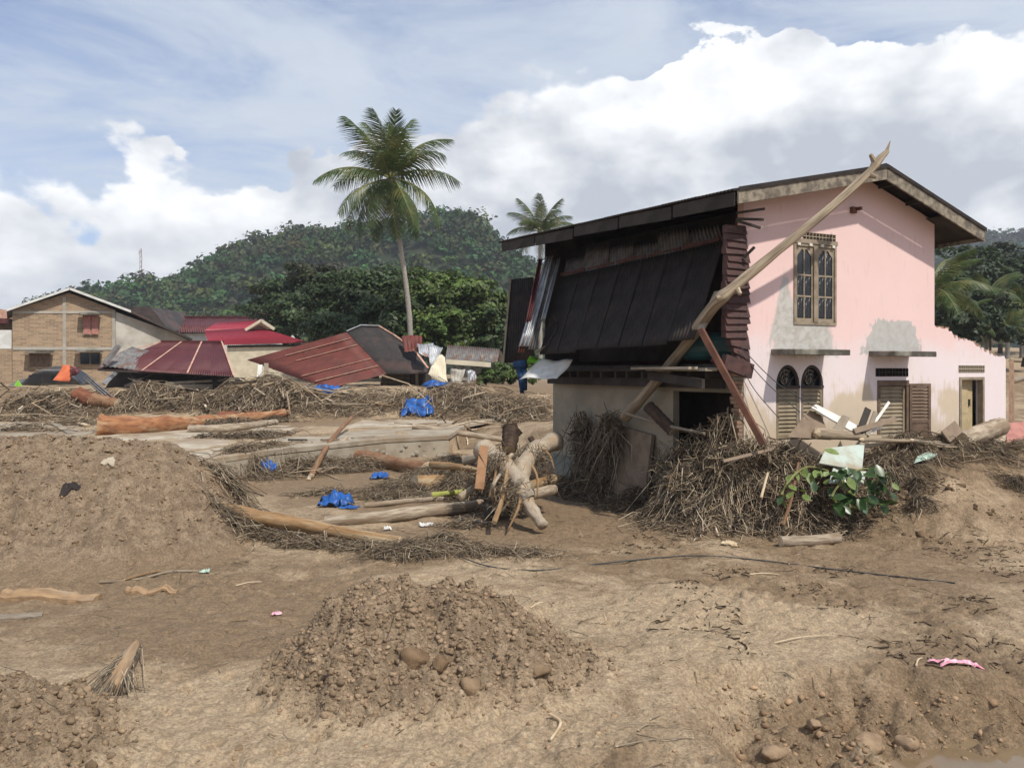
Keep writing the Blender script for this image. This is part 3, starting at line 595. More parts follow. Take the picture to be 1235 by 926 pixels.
for (x0, y0, x1, y1, w_, m_) in ((663, 309, 632, 418, .20, 'zinc'), (668, 312, 641, 422, .13, 'roof_grey'), (674, 312, 655, 385, .08, 'zinc'), (652, 312, 637, 388, .10, 'maroon'), (657, 340, 628, 425, .12, 'maroon_rust'), (676, 400, 648, 424, .07, 'plank_weathered')):
    a, b = P(x0, y0, 19.0), P(x1, y1, 18.0); mid = (a+b)/2+(.05, -.1, 0); s_ = np.array((w_/2, 0, 0))
    v_, f_ = sheet([a-s_, a+s_, b+s_*1.3, b-s_*1.3], 3, .03, 6, 8, bow=.10, crumple=.015, seed=int(x0)); hp('twisted_strip', v_, f_, m_, smooth=True, solid=.006)
for (x0, y0, x1, y1) in ((668, 382, 672, 392), (672, 392, 664, 410), (664, 408, 656, 424)): hp('hanging_wire', *tube([P(x0, y0, 18.2), P((x0+x1)/2+1, (y0+y1)/2, 18.1), P(x1, y1, 18.2)], .02, 5)[:2], 'plank_dark')
# floor edge: joist ends, loose boards
for k in range(13):
    v0 = .5+k*.53; hp('joist', *hbox(-.42-.1*math.sin(k*3.1), -.005, v0, v0+.07, 2.66, 2.80), 'plank_dark')
hp('edge_beam', *hbox(-.20, -.12, .35, VB-.05, 2.48, 2.655), 'plank_dark'); hp('edge_board', *hbox(-.55, -.29, 2.6, VB-.6, 2.815, 2.86), 'plank_dark')
for k, (v0, v1, u0, u1) in enumerate(((.3, 2.2, -.62, -.36), (.35, 1.9, -.35, -.06), (.5, 2.4, -.85, -.64))):
    hp('floor_plank', *hbox(u0, u1, v0, v1, 2.81+.015*k, 2.86+.015*k), 'plank_weathered')
hp('floor_plank', *bar(Hs(-.75, .2, 2.58), Hs(-.55, 2.2, 2.72), .06, .17), 'plank_dark')
# ---------------- upper window
def wbox(p, name, u0, u1, z0, z1, v0, v1, mat): return hp(name, *hbox(u0, u1, v0, v1, z0, z1), mat, parent=p)
u0, u1, z0, z1 = W1
WIN = wbox(HT, 'upper_window', u0, u1, z0, z0+.05, -.02, .12, 'window_wood'); wb = lambda n, *a: wbox(WIN, n, *a)
wb('head', u0, u1, z1-.05, z1, -.02, .12, 'window_wood'); wb('jamb', u0, u0+.05, z0+.05, z1-.05, -.021, .12, 'window_wood'); wb('jamb', u1-.05, u1, z0+.05, z1-.05, -.021, .12, 'window_wood'); uc = (u0+u1)/2; wb('centre_post', uc-.05, uc+.05, z0+.05, z1-.05, -.03, .12, 'window_wood')
for (a, b) in ((u0+.05, uc-.05), (uc+.05, u1-.05)):
    za, zb_ = z0+.05, z1-.05; s_ = .042; mid = (a+b)/2
    wb('stile', a, a+s_, za, zb_, .0, .04, 'window_wood'); wb('stile', b-s_, b, za, zb_, .0, .04, 'window_wood'); wb('rail', a+s_, b-s_, za, za+.075, .0, .04, 'window_wood')
    hgt = zb_-za-.075; rows = [za+.075+hgt*q for q in (0, .305, .60, 1.)]
    for q in rows[1:3]: wb('muntin', a+s_, b-s_, q-.016, q+.016, .002, .035, 'window_wood')
    wb('muntin', mid-.014, mid+.014, rows[0], zb_-.06, .003, .034, 'window_wood')
    n_ = 14; tv, tf = [], []                                 # arched head rail
    for i_ in range(n_+1):
        uu = a+s_+(b-a-2*s_)*i_/n_; w_ = abs(i_/n_-.5)*2; zz = zb_-.06-.13*w_**2.2-.03*math.cos(w_*9)*(1-w_)
        tv += [Hs(uu, .001, zz), Hs(uu, .001, zb_), Hs(uu, .038, zz), Hs(uu, .038, zb_)]
    for i_ in range(n_): o = i_*4; tf += [(o, o+4, o+5, o+1), (o+2, o+3, o+7, o+6), (o, o+2, o+6, o+4)]
    hp('arched_rail', tv, tf, 'window_wood', parent=WIN)
    for r_ in range(3):
        for (c0, c1) in ((a+s_, mid-.014), (mid+.014, b-s_)): wb('pane', c0, c1, rows[r_]+.016, rows[r_+1]-.016 if r_ < 2 else zb_-.01, .016, .022, 'curtain_glass' if r_ < 2 or a > uc else 'glass_dark')
wbox(HT, 'lintel_board', gz(956, 291)[0], gz(1008, 291)[0]+.02, z1+.004, z1+.085, -.035, .02, 'window_wood')
for k in range(4): e = u0+.10+(u1-u0-.2)*k/3; wbox(HT, 'lintel_nub', e-.035, e+.035, z1-.045, z1+.003, -.05, -.022, 'white_board')
def vents(rc, n, rows, mat):
    u0, u1, z0, z1 = rc; wd = (u1-u0)/n; hh = (z1-z0)/rows
    for k in range(n):
        a = u0+k*wd; pr = []
        for i_ in range(3): e = a+wd*i_/2; pr.append(hbox(max(a, e-.009)+.0015, min(a+wd, e+.009)-.0015, -.012, .035, z0, z1))
        for i_ in range(rows+1): e = z0+hh*i_; pr.append(hbox(a+.003, a+wd-.003, -.010, .033, max(z0, e-.008), min(z1, e+.008)))
        hp('vent_block', *join(*pr), mat)
vents(V1, 5, 2, 'concrete'); vents(V2, 5, 2, 'iron'); vents(V3, 6, 2, 'concrete_pale')
hp('dark_room_backing', *hbox(.1, UE-.2, .45, .47, -.5, 2.75), 'plank_dark'); hp('dark_room_backing', *hbox(1.4, UB-.2, .45, .47, 2.95, 5.4), 'plank_dark')  # dark sheets added behind the openings to stand in for unlit rooms
for (xa, xb, y_) in ((929, 1030, 425), (1047, 1134, 427)):
    va = -.62; a = gz(xa, y_, 0)[0]; b, z_ = gz(xb-4, y_, va); b2 = b+.08
    hp('window_awning', *hexa([Hs(a, va, z_-.055), Hs(b, va, z_-.055), Hs(b2-.08, .02, z_-.04), Hs(a+.02, .02, z_-.04)], [Hs(a, va, z_+.05), Hs(b, va, z_+.05), Hs(b2-.08, .02, z_+.065), Hs(a+.02, .02, z_+.065)]), 'mossy_slab', bevel=.012)
# small junction lamp high on the gable
a = gz(1028, 254); hp('wall_lamp_holder', *join(hbox(a[0]-.07, a[0]+.05, -.07, -.001, a[1]-.06, a[1]+.06), hbox(a[0]+.03, a[0]+.09, -.16, -.072, a[1]-.01, a[1]+.05)), 'beam_brown')
# ---------------- louvred shutters and arched fanlights
def louvre(parent, u0, u1, z0, z1, v, mat, n, panel=.0, hinge=None, ang=0.):
    def tr(u, vv, z):
        if hinge is None: return Hs(u, vv, z)
        c, s = math.cos(ang), math.sin(ang); du = u-hinge; dv = vv-v; return Hs(hinge+c*du-s*dv, v+s*du+c*dv, z)
    def bx(a, b, c, e, f, g): return hexa([tr(a, c, f), tr(b, c, f), tr(b, e, f), tr(a, e, f)], [tr(a, c, g), tr(b, c, g), tr(b, e, g), tr(a, e, g)])
    s_ = .06; zp = z0+panel; fr = hp('shutter', *join(bx(u0, u0+s_, v, v+.04, z0, z1), bx(u1-s_, u1, v, v+.04, z0, z1), bx(u0+s_, u1-s_, v+.001, v+.039, z1-s_, z1), bx(u0+s_, u1-s_, v+.001, v+.039, zp, zp+s_)), mat, parent=parent)
    if panel: hp('shutter_panel', *bx(u0+s_, u1-s_, v+.012, v+.03, z0, zp), mat, parent=fr)
    st_ = (z1-s_-zp-s_)/n
    for k in range(n):
        q = zp+s_+st_*k; sl_ = hexa([tr(u0+s_, v+.0, q), tr(u1-s_, v+.0, q), tr(u1-s_, v+.012, q), tr(u0+s_, v+.012, q)], [tr(u0+s_, v+.028, q+st_*.92), tr(u1-s_, v+.028, q+st_*.92), tr(u1-s_, v+.04, q+st_*.92), tr(u0+s_, v+.04, q+st_*.92)])
        hp('louvre_slat', *sl_, mat, parent=fr)
for rc in (AR1, AR2):
    u0, u1, z0, z1 = rc; zs_ = gz((936+993)/2, 465)[1]; n_ = 16; r_ = (u1-u0)/2; uc = (u0+u1)/2; tv, tf = [], []
    for i_ in range(n_+1):                                   # wall above the round arch
        a = math.pi*i_/n_; uu = uc-r_*math.cos(a); zz = zs_+(z1-zs_)*math.sin(a); tv += [Hs(uu, 0.002, zz), Hs(uu, .002, z1), Hs(uu, .15, zz), Hs(uu, .15, z1)]
    for i_ in range(n_): o = i_*4; tf += [(o, o+4, o+5, o+1), (o, o+2, o+6, o+4), (o+2, o+3, o+7, o+6)]
    uvs = [gz(0, 0)]*len(tv); uvs = [((q[0]-AX)*CA+(q[1]-AY)*SA, q[2]) for q in tv]; hp('arch_spandrel', tv, tf, 'pink_wall', uv=uvs)
    fan = wbox(HT, 'fanlight', u0, u1, zs_-.05, zs_, -.015, .1, 'iron')
    arc = [Hs(uc-(r_-.03)*math.cos(a), .03, zs_+(z1-zs_-.03)*math.sin(a)) for a in np.linspace(0, math.pi, 17)]; hp('arch_frame', *tube(arc, .035, 6)[:2], 'iron', parent=fan)
    for s_ in (.35, .55, .75): arc = [Hs(uc-(r_*s_)*math.cos(a)*math.sin(a*1.0+.3), .05, zs_+(z1-zs_)*s_*math.sin(a)) for a in np.linspace(0.1, math.pi-.1, 11)]; hp('scroll', *tube(arc, .009, 5)[:2], 'window_wood', parent=fan)
    for a in (.6, 1.2, 1.95, 2.55): hp('spoke', *bar(Hs(uc, .05, zs_), Hs(uc-r_*.92*math.cos(a), .05, zs_+(z1-zs_)*.92*math.sin(a)), .02, .02), 'iron', parent=fan)
    wbox(fan, 'pane', u0+.02, u1-.02, zs_, z1-.02, .09, .095, 'glass_dark')
    louvre(HT, u0+.01, u1-.01, z0+.02, zs_-.055, .01, 'shutter_wood', 11)
u0, u1, z0, z1 = SH
fr = wbox(HT, 'shutter_frame', u0, u1, z1-.07, z1+.04, -.03, .1, 'shutter_dark'); wbox(fr, 'jamb', u0, u0+.06, z0, z1-.07, -.02, .1, 'shutter_dark'); wbox(fr, 'jamb', u1-.06, u1, z0, z1-.07, -.02, .1, 'shutter_dark')
louvre(HT, u0+.065, u1-.065, z0, z1-.08, .02, 'shutter_wood', 12)
louvre(HT, u1+.02, u1+.02+.50, z0-.1, z1-.03, -.03, 'shutter_dark', 10, panel=.42, hinge=u1+.02, ang=-.22)
u0, u1, z0, z1 = DO
fr = wbox(HT, 'door_frame', u0-.03, u1+.03, z1, z1+.06, -.02, .1, 'window_wood'); wbox(fr, 'jamb', u0-.03, u0+.03, z0, z1, -.02, .1, 'window_wood'); wbox(fr, 'jamb', u1-.03, u1+.03, z0, z1, -.02, .1, 'window_wood')
dr = hp('door', *hexa([Hs(u0+.04, .11, z0), Hs(u1-.12, .16, z0), Hs(u1-.12, .20, z0), Hs(u0+.04, .15, z0)], [Hs(u0+.04, .11, z1-.01), Hs(u1-.12, .16, z1-.01), Hs(u1-.12, .20, z1-.01), Hs(u0+.04, .15, z1-.01)]), 'door_wood')
um = (u0+u1-.15)/2; wd = (u1-u0-.23)*.30
for (za, zb_) in ((z0+.1, z0+.55), (z0+.65, z1-.15)): hp('door_panel', *hexa([Hs(um-wd, .115, za), Hs(um+wd, .138, za), Hs(um+wd, .165, za), Hs(um-wd, .15, za)], [Hs(um-wd, .115, zb_), Hs(um+wd, .138, zb_), Hs(um+wd, .165, zb_), Hs(um-wd, .15, zb_)]), 'door_wood', parent=dr)
hp('door_handle', *bar(Hs(u1-.26, .13, 2.05), Hs(u1-.26, .13, 2.2), .03, .03), 'iron', parent=dr)
# bricks and crumbled render along the broken wall top and foot
for k in range(26):
    u_ = UB+.05+k*(UE-UB-.1)/26; hp('brick', *hbox(u_, u_+.13, .02+.03*rg.random(), .15, topz(u_)-.04, topz(u_)+rg.uniform(.0, .05)), 'brick_pale')
# ------------------------------------------------------------------ concrete terrace with a rubble-stone edge wall
def quadsheet(name, pts, zt, th, mat, **k):
    pts = np.array(pts, float); n = len(pts); V = np.r_[np.c_[pts, np.full(n, zt)], np.c_[pts, np.full(n, zt-th)]]
    Fc = [tuple(range(n)), tuple(range(2*n-1, n-1, -1))]+[(i, n+i, n+(i+1) % n, (i+1) % n) for i in range(n)]; return mk(name, V, Fc, mat, bevel=.02, **k)
def gpx(px, py, z): D = (CZ-z)*F/(py-HY); return ((px-CX)/F*D, D)
TZ = .70
e0, e1, e2, e3 = gpx(222, 557, TZ), gpx(322, 543, TZ), gpx(465, 528.5, TZ), gpx(541, 525, TZ)
quadsheet('terrace', [e0, e1, gpx(330, 529, TZ), gpx(215, 548, TZ)], TZ, .16, 'concrete_pale', kind='structure')
quadsheet('terrace', [e1, e2, e3, gpx(560, 513, TZ), gpx(470, 517, TZ), gpx(331, 528.6, TZ)], TZ+.01, .16, 'concrete', kind='structure')
quadsheet('terrace', [gpx(175, 550, TZ), gpx(330, 526, TZ), gpx(410, 511, TZ), gpx(190, 516, TZ), gpx(90, 530, TZ)], TZ-.015, .16, 'concrete_pale', kind='structure')
quadsheet('terrace', [gpx(412, 516, TZ), gpx(560, 512, TZ), gpx(600, 505, TZ), gpx(440, 506, TZ)], TZ+.015, .16, 'concrete_pale', kind='structure')
quadsheet('terrace', [gpx(0, 535, TZ), gpx(90, 529, TZ), gpx(140, 510, TZ), gpx(0, 508, TZ)], TZ-.01, .16, 'concrete', kind='structure')
EW = thing('terrace_wall', (*e1, 0), 'low concrete and rubble-stone wall along the terrace edge', 'wall')
inn = np.array((-.804, .595))
for a, b in ((e0, e1), (e1, e2), (e2, e3)):
    a, b = np.array(a)-inn*.02, np.array(b)-inn*.02; mk('wall_face', *hexa([(*a, -.35), (*b, -.35), (*(b+inn*.3), -.35), (*(a+inn*.3), -.35)], [(*a, TZ-.165), (*b, TZ-.165), (*(b+inn*.3), TZ-.165), (*(a+inn*.3), TZ-.165)]), 'concrete', EW)
rg = np.random.default_rng(8)
for a, b, n in ((e0, e1, 12), (e1, e2, 22), (e2, e3, 16)):
    for k in range(n):
        q = np.array(a)+(np.array(b)-np.array(a))*((k+rg.random())/n)+inn*.05; v, f = rock((*q, rg.uniform(-.1, .42)), rg.uniform(.09, .19), int(rg.integers(999)), .8, 1); mk('stone', v, f, 'stone', EW, smooth=True)
for k, (px, py, w_, h_, z) in enumerate(((575, 521, 45, 5, .16), (640, 519, 40, 4, .2), (615, 512, 60, 3, .3))):
    quadsheet('broken_slab', [gpx(px-w_/2, py+h_/2, z), gpx(px+w_/2, py+h_/2, z), gpx(px+w_/2-8, py-h_/2, z), gpx(px-w_/2+6, py-h_/2, z)], z+.03, .1, 'concrete_pale', label=('broken pale slab beside the thin log past the terrace', 'broken pale slab next to the open side of the pink house', 'long broken pale slab below the straw-covered road bank')[k], cat='slab')
# ------------------------------------------------------------------ far houses on the left
material('brick_far', (.33, .235, .15), (.20, .14, .095), 2, .92, .2)
m = MATS['brick_far']; T = NT(m.node_tree); bnode = T.node('ShaderNodeTexBrick'); tc = T.node('ShaderNodeTexCoord'); mp = T.node('ShaderNodeMapping'); mp.inputs['Rotation'].default_value = (math.pi/2, 0, 0)
T.put(mp.inputs[0], tc.outputs['Object']); T.put(bnode.inputs['Vector'], mp.outputs[0]); bnode.inputs['Scale'].default_value = 1.0
bnode.inputs['Brick Width'].default_value = .34; bnode.inputs['Row Height'].default_value = .13; bnode.inputs['Mortar Size'].default_value = .012
T.put(bnode.inputs['Color1'], (.38, .265, .165)); T.put(bnode.inputs['Color2'], (.21, .145, .095)); T.put(bnode.inputs['Mortar'], (.36, .31, .24))
pb = m.node_tree.nodes['Principled BSDF']; src = pb.inputs['Base Color'].links[0].from_socket; T.put(pb.inputs['Base Color'], T.mix(.8, src, bnode.outputs[0]))
D = 52.; BB = thing('brick_building', tuple(P(80, 470, D)), 'unrendered brick gable house with grey plastered wing and pink upper shutters', 'house')
BANG = [0.]
def poly(pts, D0, depth, D1=None):                            # upright block whose front outline is seen at these pixels
    c, s = math.cos(BANG[0]), math.sin(BANG[0]); x0 = (83-CX)/F*D0 if BANG[0] else 0
    def pt(x, y): k = (x-CX)/F; t = (k*D0-x0)/(c-k*s) if BANG[0] else 0; return P(x, y, D0+s*t)
    f = [pt(x, y) for x, y in pts]; b = [q+np.array((-s*depth, c*depth, 0)) for q in f]; n = len(f)
    return f+b, [tuple(range(n)), tuple(range(2*n-1, n-1, -1))]+[((i+1) % n, i, n+i, n+(i+1) % n) for i in range(n)]
BANG[0] = math.radians(33)
mk('wall', *poly([(15, 480), (139, 480), (139, 374), (83, 353), (15, 374)], D, 8), 'brick_far', BB)
mk('wing_wall', *poly([(139.3, 480), (225, 480), (225, 407), (139.3, 376)], D+.05, 8), 'plaster_grey', BB)
mk('lower_wall', *poly([(-30, 480), (14.6, 480), (14.6, 421), (-30, 421)], D+.1, 6), 'brick_far', BB); mk('side_block', *poly([(-30, 420.6), (14, 420.6), (14, 398), (-30, 398)], D+.12, 6), 'white_wall', BB)
def bp(x, y, off): c, s = math.cos(BANG[0]), math.sin(BANG[0]); k = (x-CX)/F; D0 = D+off; t = (k*D0-(83-CX)/F*D0)/(c-k*s); return P(x, y, D0+s*t)
dvec = np.array((-math.sin(BANG[0]), math.cos(BANG[0]), 0)); up = np.array((0, 0, .16))
for (x0, y0, x1, y1) in ((8, 375.5, 83.8, 349.5), (84.2, 349.5, 158, 377), (158.4, 377.2, 232, 411)):
    a, b = bp(x0, y0, -.5), bp(x1, y1, -.5); wh = x1 < 200
    if wh: mk('roof_edge', *hexa([a, b, b+dvec*.2, a+dvec*.2], [a+up, b+up, b+dvec*.2+up, a+dvec*.2+up]), 'white_wall', BB)
    a, b = a+dvec*(.21 if wh else 0), b+dvec*(.21 if wh else 0); mk('roof_sheet', *hexa([a, b, b+dvec*8.5, a+dvec*8.5], [a+up, b+up, b+dvec*8.5+up, a+dvec*8.5+up]), 'roof_black', BB)
mk('ridge_finial', *poly([(76, 352), (92, 352), (88, 346.5), (84, 345)], D+1, 2), 'roof_black', BB)
def far_window(parent, x0, y0, x1, y1, D, mat, hood=None, leaves=2):
    w = mk('window', *poly([(x0, y1), (x1, y1), (x1, y0), (x0, y0)], D-.10, .3), 'plank_weathered', parent); wd = (x1-x0)/leaves
    for k in range(leaves): mk('shutter', *poly([(x0+k*wd+1, y1-1), (x0+(k+1)*wd-.6, y1-1), (x0+(k+1)*wd-.6, y0+1), (x0+k*wd+1, y0+1)], D-.16, .05), mat, w)
    if hood: mk('hood', *poly([(x0-4, y0-hood), (x1+4, y0-hood), (x1+4, y0-hood-2.4), (x0-4, y0-hood-2.4)], D-.75, .7), 'mossy_slab', parent)
far_window(BB, 100, 380, 119, 404, D, 'shutter_pink', .5); far_window(BB, 35, 426, 61, 445, D, 'shutter_dark', .5, 3); far_window(BB, 96, 425, 121, 440, D, 'glass_dark', .5)
for x in (77.5, 137): mk('column', *poly([(x-2, 480), (x+2, 480), (x+2, 358 if x < 100 else 374.5), (x-2, 358 if x < 100 else 374.5)], D-.03, .1), 'plaster_grey', BB)
mk('ring_beam', *poly([(15.2, 422), (138.6, 422), (138.6, 418.5), (15.2, 418.5)], D-.04, .1), 'plaster_grey', BB); mk('ring_beam', *poly([(15.2, 378), (138.6, 378), (138.6, 375), (15.2, 375)], D-.04, .1), 'plaster_grey', BB)
BANG[0] = 0.
# sliver of the neighbour at the far left
NB = thing('timber_house', tuple(P(-20, 470, 56)), 'rusty-roofed timber house half hidden by the brick gable house', 'house')
mk('wall', *poly([(-60, 470), (8, 470), (8, 384), (-60, 384)], 59, 6), 'shutter_dark', NB); mk('roof', *poly([(-60, 384), (9, 384), (9, 374), (-60, 366)], 58.4, 7), 'roof_pale_lap', NB); mk('roof_lip', *poly([(-60, 390), (7, 390), (7, 384.5), (-60, 384.5)], 58.2, .3), 'maroon', NB)
# dark hipped roof behind the brick house
DH = thing('dark_roofed_house', tuple(P(165, 470, 74)), 'low house with dark hipped roof just behind the brick gable house', 'house')
mk('roof', *poly([(130, 398), (204, 398), (181, 370), (142, 369.5)], 74, 8), 'roof_black', DH); mk('wall', *poly([(134, 470), (200, 470), (200, 398.4), (134, 398.4)], 75, 7), 'shutter_dark', DH)
# long maroon roof and the bright red roof in front of it
MH = thing('maroon_roofed_house', tuple(P(255, 470, 78)), 'long house with plain dark maroon roof behind the bright red one', 'house')
a, b, c, e = P(193, 401, 76), P(330, 401, 76), P(316, 382.5, 81), P(194, 382.5, 81)
for k in range(8):
    v, f = sheet([lerp(a, b, k/8), lerp(a, b, (k+1)/8), lerp(e, c, (k+1)/8), lerp(e, c, k/8)], 6, .03, 5, 2); mk('roof_sheet', v, f, 'maroon', MH, smooth=True, solid=.01)
mk('wall', *poly([(196, 470), (327, 470), (327, 402), (196, 402)], 76.5, 5), 'white_wall', MH); mk('ridge_cap', *bar(e+(0, 0, .05), c+(0, 0, .05), .4, .12), 'maroon', MH)
RH = thing('red_roofed_house', tuple(P(305, 470, 62)), 'cream-walled house with bright crimson gabled roof', 'house')
def strips(parent, c, n, waves, mat, amp=.03, name='roof_sheet', **k):
    c = [np.array(q, float) for q in c]
    for i in range(n): v, f = sheet([lerp(c[0], c[1], i/n), lerp(c[0], c[1], (i+1)/n), lerp(c[3], c[2], (i+1)/n), lerp(c[3], c[2], i/n)], waves, amp, 5, 3); mk(name, v, f, mat, parent, smooth=True, solid=.01, **k)
strips(RH, [P(253, 416.5, 60), P(372, 413, 60), P(312, 395, 63), P(246, 399, 63)], 10, 5, 'roof_red')
strips(RH, [P(247, 398.7, 63), P(300, 398.7, 63), P(318, 386.5, 66), P(262, 389, 66)], 5, 5, 'roof_red')
mk('gable_panel', *poly([(298, 397.5), (329, 397), (315, 388)], 62.5, .3), 'shutter_dark', RH)
mk('gable_trim', *bar(P(296, 398, 62.2), P(315, 386.5, 62.2), .12, .22), 'cream_wall', RH); mk('gable_trim', *bar(P(315, 386.5, 62.2), P(331, 397, 62.2), .12, .22), 'cream_wall', RH)
mk('wall', *poly([(274, 470), (366, 470), (366, 416), (274, 418)], 60.3, 5), 'cream_wall', RH); mk('eave_shade_strip', *poly([(274, 419), (366, 417.5), (366, 415), (274, 416.5)], 60.2, .08), 'plank_dark', RH)  # solid dark strip below the eave imitates the shade there
mk('chimney_pipe', *bar(P(357, 411, 61.5), P(352, 405, 61.5), .15, .15), 'white_board', RH)
# ------------------------------------------------------------------ collapsed roofs
def fallen(name, label, D): return thing(name, tuple(P(*D)), label, 'collapsed house')
_P = P
def P(px, py, D): return _P(px, py, D+5.2)
C1 = fallen('collapsed_house', 'collapsed house, its plain maroon roof flat on rubble over a darkened void', (200, 470, 33))
A, B, C_, E = P(118, 445, 31.5), P(282, 454, 30.2), P(267, 412, 35.5), P(197, 412, 35.5)
n = 6
for i in range(n):
    t0, t1 = i/n, (i+1)/n; v, f = sheet([lerp(lerp(A, P(203, 444, 31), .0), B, t0) if i == 0 else lerp(A, B, t0), lerp(A, B, t1), lerp(E, C_, t1), lerp(E, C_, t0)], 10, .022, 5, 8, bow=.10*math.sin(i*1.9)); mk('roof_sheet', v, f, 'maroon', C1, smooth=True, solid=.01)
    if i in (1, 3, 5): mk('sheet_lap', *bar(lerp(A, B, t1)+(0, -.01, .05), lerp(E, C_, t1)+(0, 0, .05), .07, .025), 'roof_pale_lap', C1)
mk('ridge_cap', *bar(P(195, 411.5, 35.5), P(269, 412, 35.5), .3, .08), 'maroon', C1); mk('ridge_edge', *bar(P(150, 424, 34), P(197, 411.5, 35.5), .1, .06), 'roof_pale_lap', C1)
v, f = sheet([P(119, 444, 31.3), P(165, 446, 31.2), P(180, 423, 34), P(160, 417, 34)], 8, .02, 5, 6, crumple=.06, seed=3); mk('bent_sheet', v, f, 'roof_grey', C1, smooth=True, solid=.01)
for (x0, y0, x1, y1, w_, m_) in ((118, 446, 282, 455, .12, 'plank_dark'), (125, 463, 145, 444, .2, 'zinc'), (200, 462, 283, 458, .16, 'plank_weathered'), (203, 466, 285, 466, .3, 'trunk_pale'), (126, 440, 143, 417, .25, 'roof_grey'), (150, 466, 190, 448, .15, 'plank_dark'), (215, 468, 245, 450, .14, 'plank_dark'), (165, 470, 160, 448, .2, 'plank_dark'), (260, 470, 258, 452, .2, 'plank_dark')):
    mk('fallen_beam', *bar(P(x0, y0, 31.0), P(x1, y1, 31.6), w_, w_*.7), m_ if m_ != 'trunk_pale' else 'plank_weathered', C1)
mk('void_shade_block', *poly([(122, 476), (281, 476), (279, 456), (140, 447)], 33, 2), 'plank_dark', C1); mk('wall_stub', *poly([(243, 478), (272, 478), (270, 466), (247, 467)], 31.4, .5), 'brick_pale', C1)  # first block is dark to imitate the shaded void below the fallen roof
v, f = sheet([P(100, 456, 31), P(106, 452, 31), P(143, 483, 29.6), P(134, 487, 29.6)], 3, .05, 5, 5, seed=5); mk('bent_sheet', v, f, 'roof_grey', C1, smooth=True, solid=.012)
def P(px, py, D): return _P(px, py, D+3.2)
C2 = fallen('collapsed_house', 'collapsed house with rusty red roof slope against a dark hip roof', (440, 470, 37))
A, B, C_, E = P(296, 447, 34.5), P(394, 469, 33.5), P(466, 451, 34.5), P(418, 400.5, 38.5); E2 = P(298, 434, 38)
n = 6
for i in range(n):
    t0, t1 = i/n, (i+1)/n; l0, l1 = lerp(E2, A, 0) if 0 else lerp(E, C_, t0), lerp(E, C_, t1); q0, q1 = lerp(E2, B, t0), lerp(E2, B, t1)
    v, f = sheet([l0, l1+(0, 0, .02), q1+(0, 0, .02), q0], 8, .025, 5, 8, bow=.12*math.sin(i*1.3+.5), seed=i); mk('roof_sheet', v, f, 'maroon_rust', C2, smooth=True, solid=.012)
    if i in (0, 1, 3, 4): mk('sheet_lap', *bar(lerp(l1, q1, .02)+(0, -.05, .05), lerp(l1, q1, .72 if i < 3 else .95)+(0, -.05, .08), .09, .03), 'roof_pale_lap', C2)
n = 5
HR, HE, HF = P(447, 388, 39), P(516, 445, 37.5), P(515, 450.5, 36); HM = P(466, 451, 35.6)
for i in range(n):
    t0, t1 = i/n, (i+1)/n; tq = [E+(0, .1, .02), HR, P(494, 416, 38.5), HE]; tl_ = np.linspace(0, 3, 24); top = np.stack([np.interp(tl_, [0, .9, 2.2, 3], [q[k_] for q in tq]) for k_ in range(3)], 1); a, b = top[int(t0*23)], top[int(t1*23)]
    v, f = sheet([a, b, lerp(HM, HF, t1), lerp(HM, HF, t0)], 8, .02, 5, 8, bow=.10*((i % 2)-.3), seed=i+9); mk('hip_sheet', v, f, 'roof_black', C2, smooth=True, solid=.012)
    mk('ridge_cap', *bar(a+(0, -.05, .05), b+(0, -.05, .05), .14, .06), 'roof_pale_lap' if i > 1 else 'zinc', C2)
mk('wall', *poly([(457, 474), (514, 474), (513, 449), (462, 450)], 37.5, 3), 'plank_dark', C2)
for k in range(5): mk('wall_board', *poly([(457+k*.8, 473-k*5), (494, 473-k*5), (494, 468.6-k*5), (458+k*.8, 468.6-k*5)], 37.3-.03*(k % 2), .12), 'plank_weathered', C2)
for x in (498, 503, 512): mk('post', *bar(P(x, 474, 37.2), P(x-.5, 449, 36.8), .14, .14), 'plank_dark' if x != 503 else 'plank_weathered', C2)
for (x0, y0, x1, y1, m_) in ((322, 470, 321, 438, 'plank_weathered'), (312, 460, 314, 440, 'white_board'), (348, 460, 388, 470, 'plank_weathered'), (352, 466, 396, 473, 'plank_weathered'), (345, 463, 400, 468, 'zinc'), (395, 471, 425, 466, 'zinc'), (402, 473, 440, 470, 'plank_dark')):
    mk('fallen_plank', *bar(P(x0, y0, 33.0), P(x1, y1, 33.3), .2, .06), m_, C2)
def P(px, py, D): return _P(px, py, D)
# crumpled sheets and a flattened shed beyond
def scrap(px, D, c, mat, label, waves=5, crumple=.08, name='metal_sheet', grp=None, cat='metal sheet', amp=.02, seed=0):
    v, f = sheet([P(x, y, D+dd) for x, y, dd in c], waves, amp, 5, 8, crumple=crumple, seed=seed or int(px)); return mk(name, v, f, mat, smooth=True, solid=.012, label=label, cat=cat, group=grp)
scrap(495, 40, [(484, 405, 1), (509, 405, 1), (508, 424, 0), (488, 424, 0)], 'maroon_rust', 'rust-red striped sheet propped behind the dark hip roof'); scrap(512, 39, [(503, 412, 1), (523, 416, 1), (517, 430, 0), (505, 426, 0)], 'zinc', 'small bright zinc sheet beside the rust-red striped one')
scrap(525, 38, [(516, 418, .6), (535, 418, 1), (524, 440, 0), (518, 438, 0)], 'zinc', 'folded silvery zinc sheet beside the cream crumpled one', 7); scrap(530, 37, [(524, 434, .6), (537, 428, 1), (540, 462, 0), (516, 453, -.3)], 'cream_wall', 'large crumpled cream sheet leaning upright beside the dark hip roof', 9, .15)
SD = thing('flattened_shed', tuple(P(570, 458, 42)), 'flattened grey shed with tilted panel roof in front of the trees', 'shed')
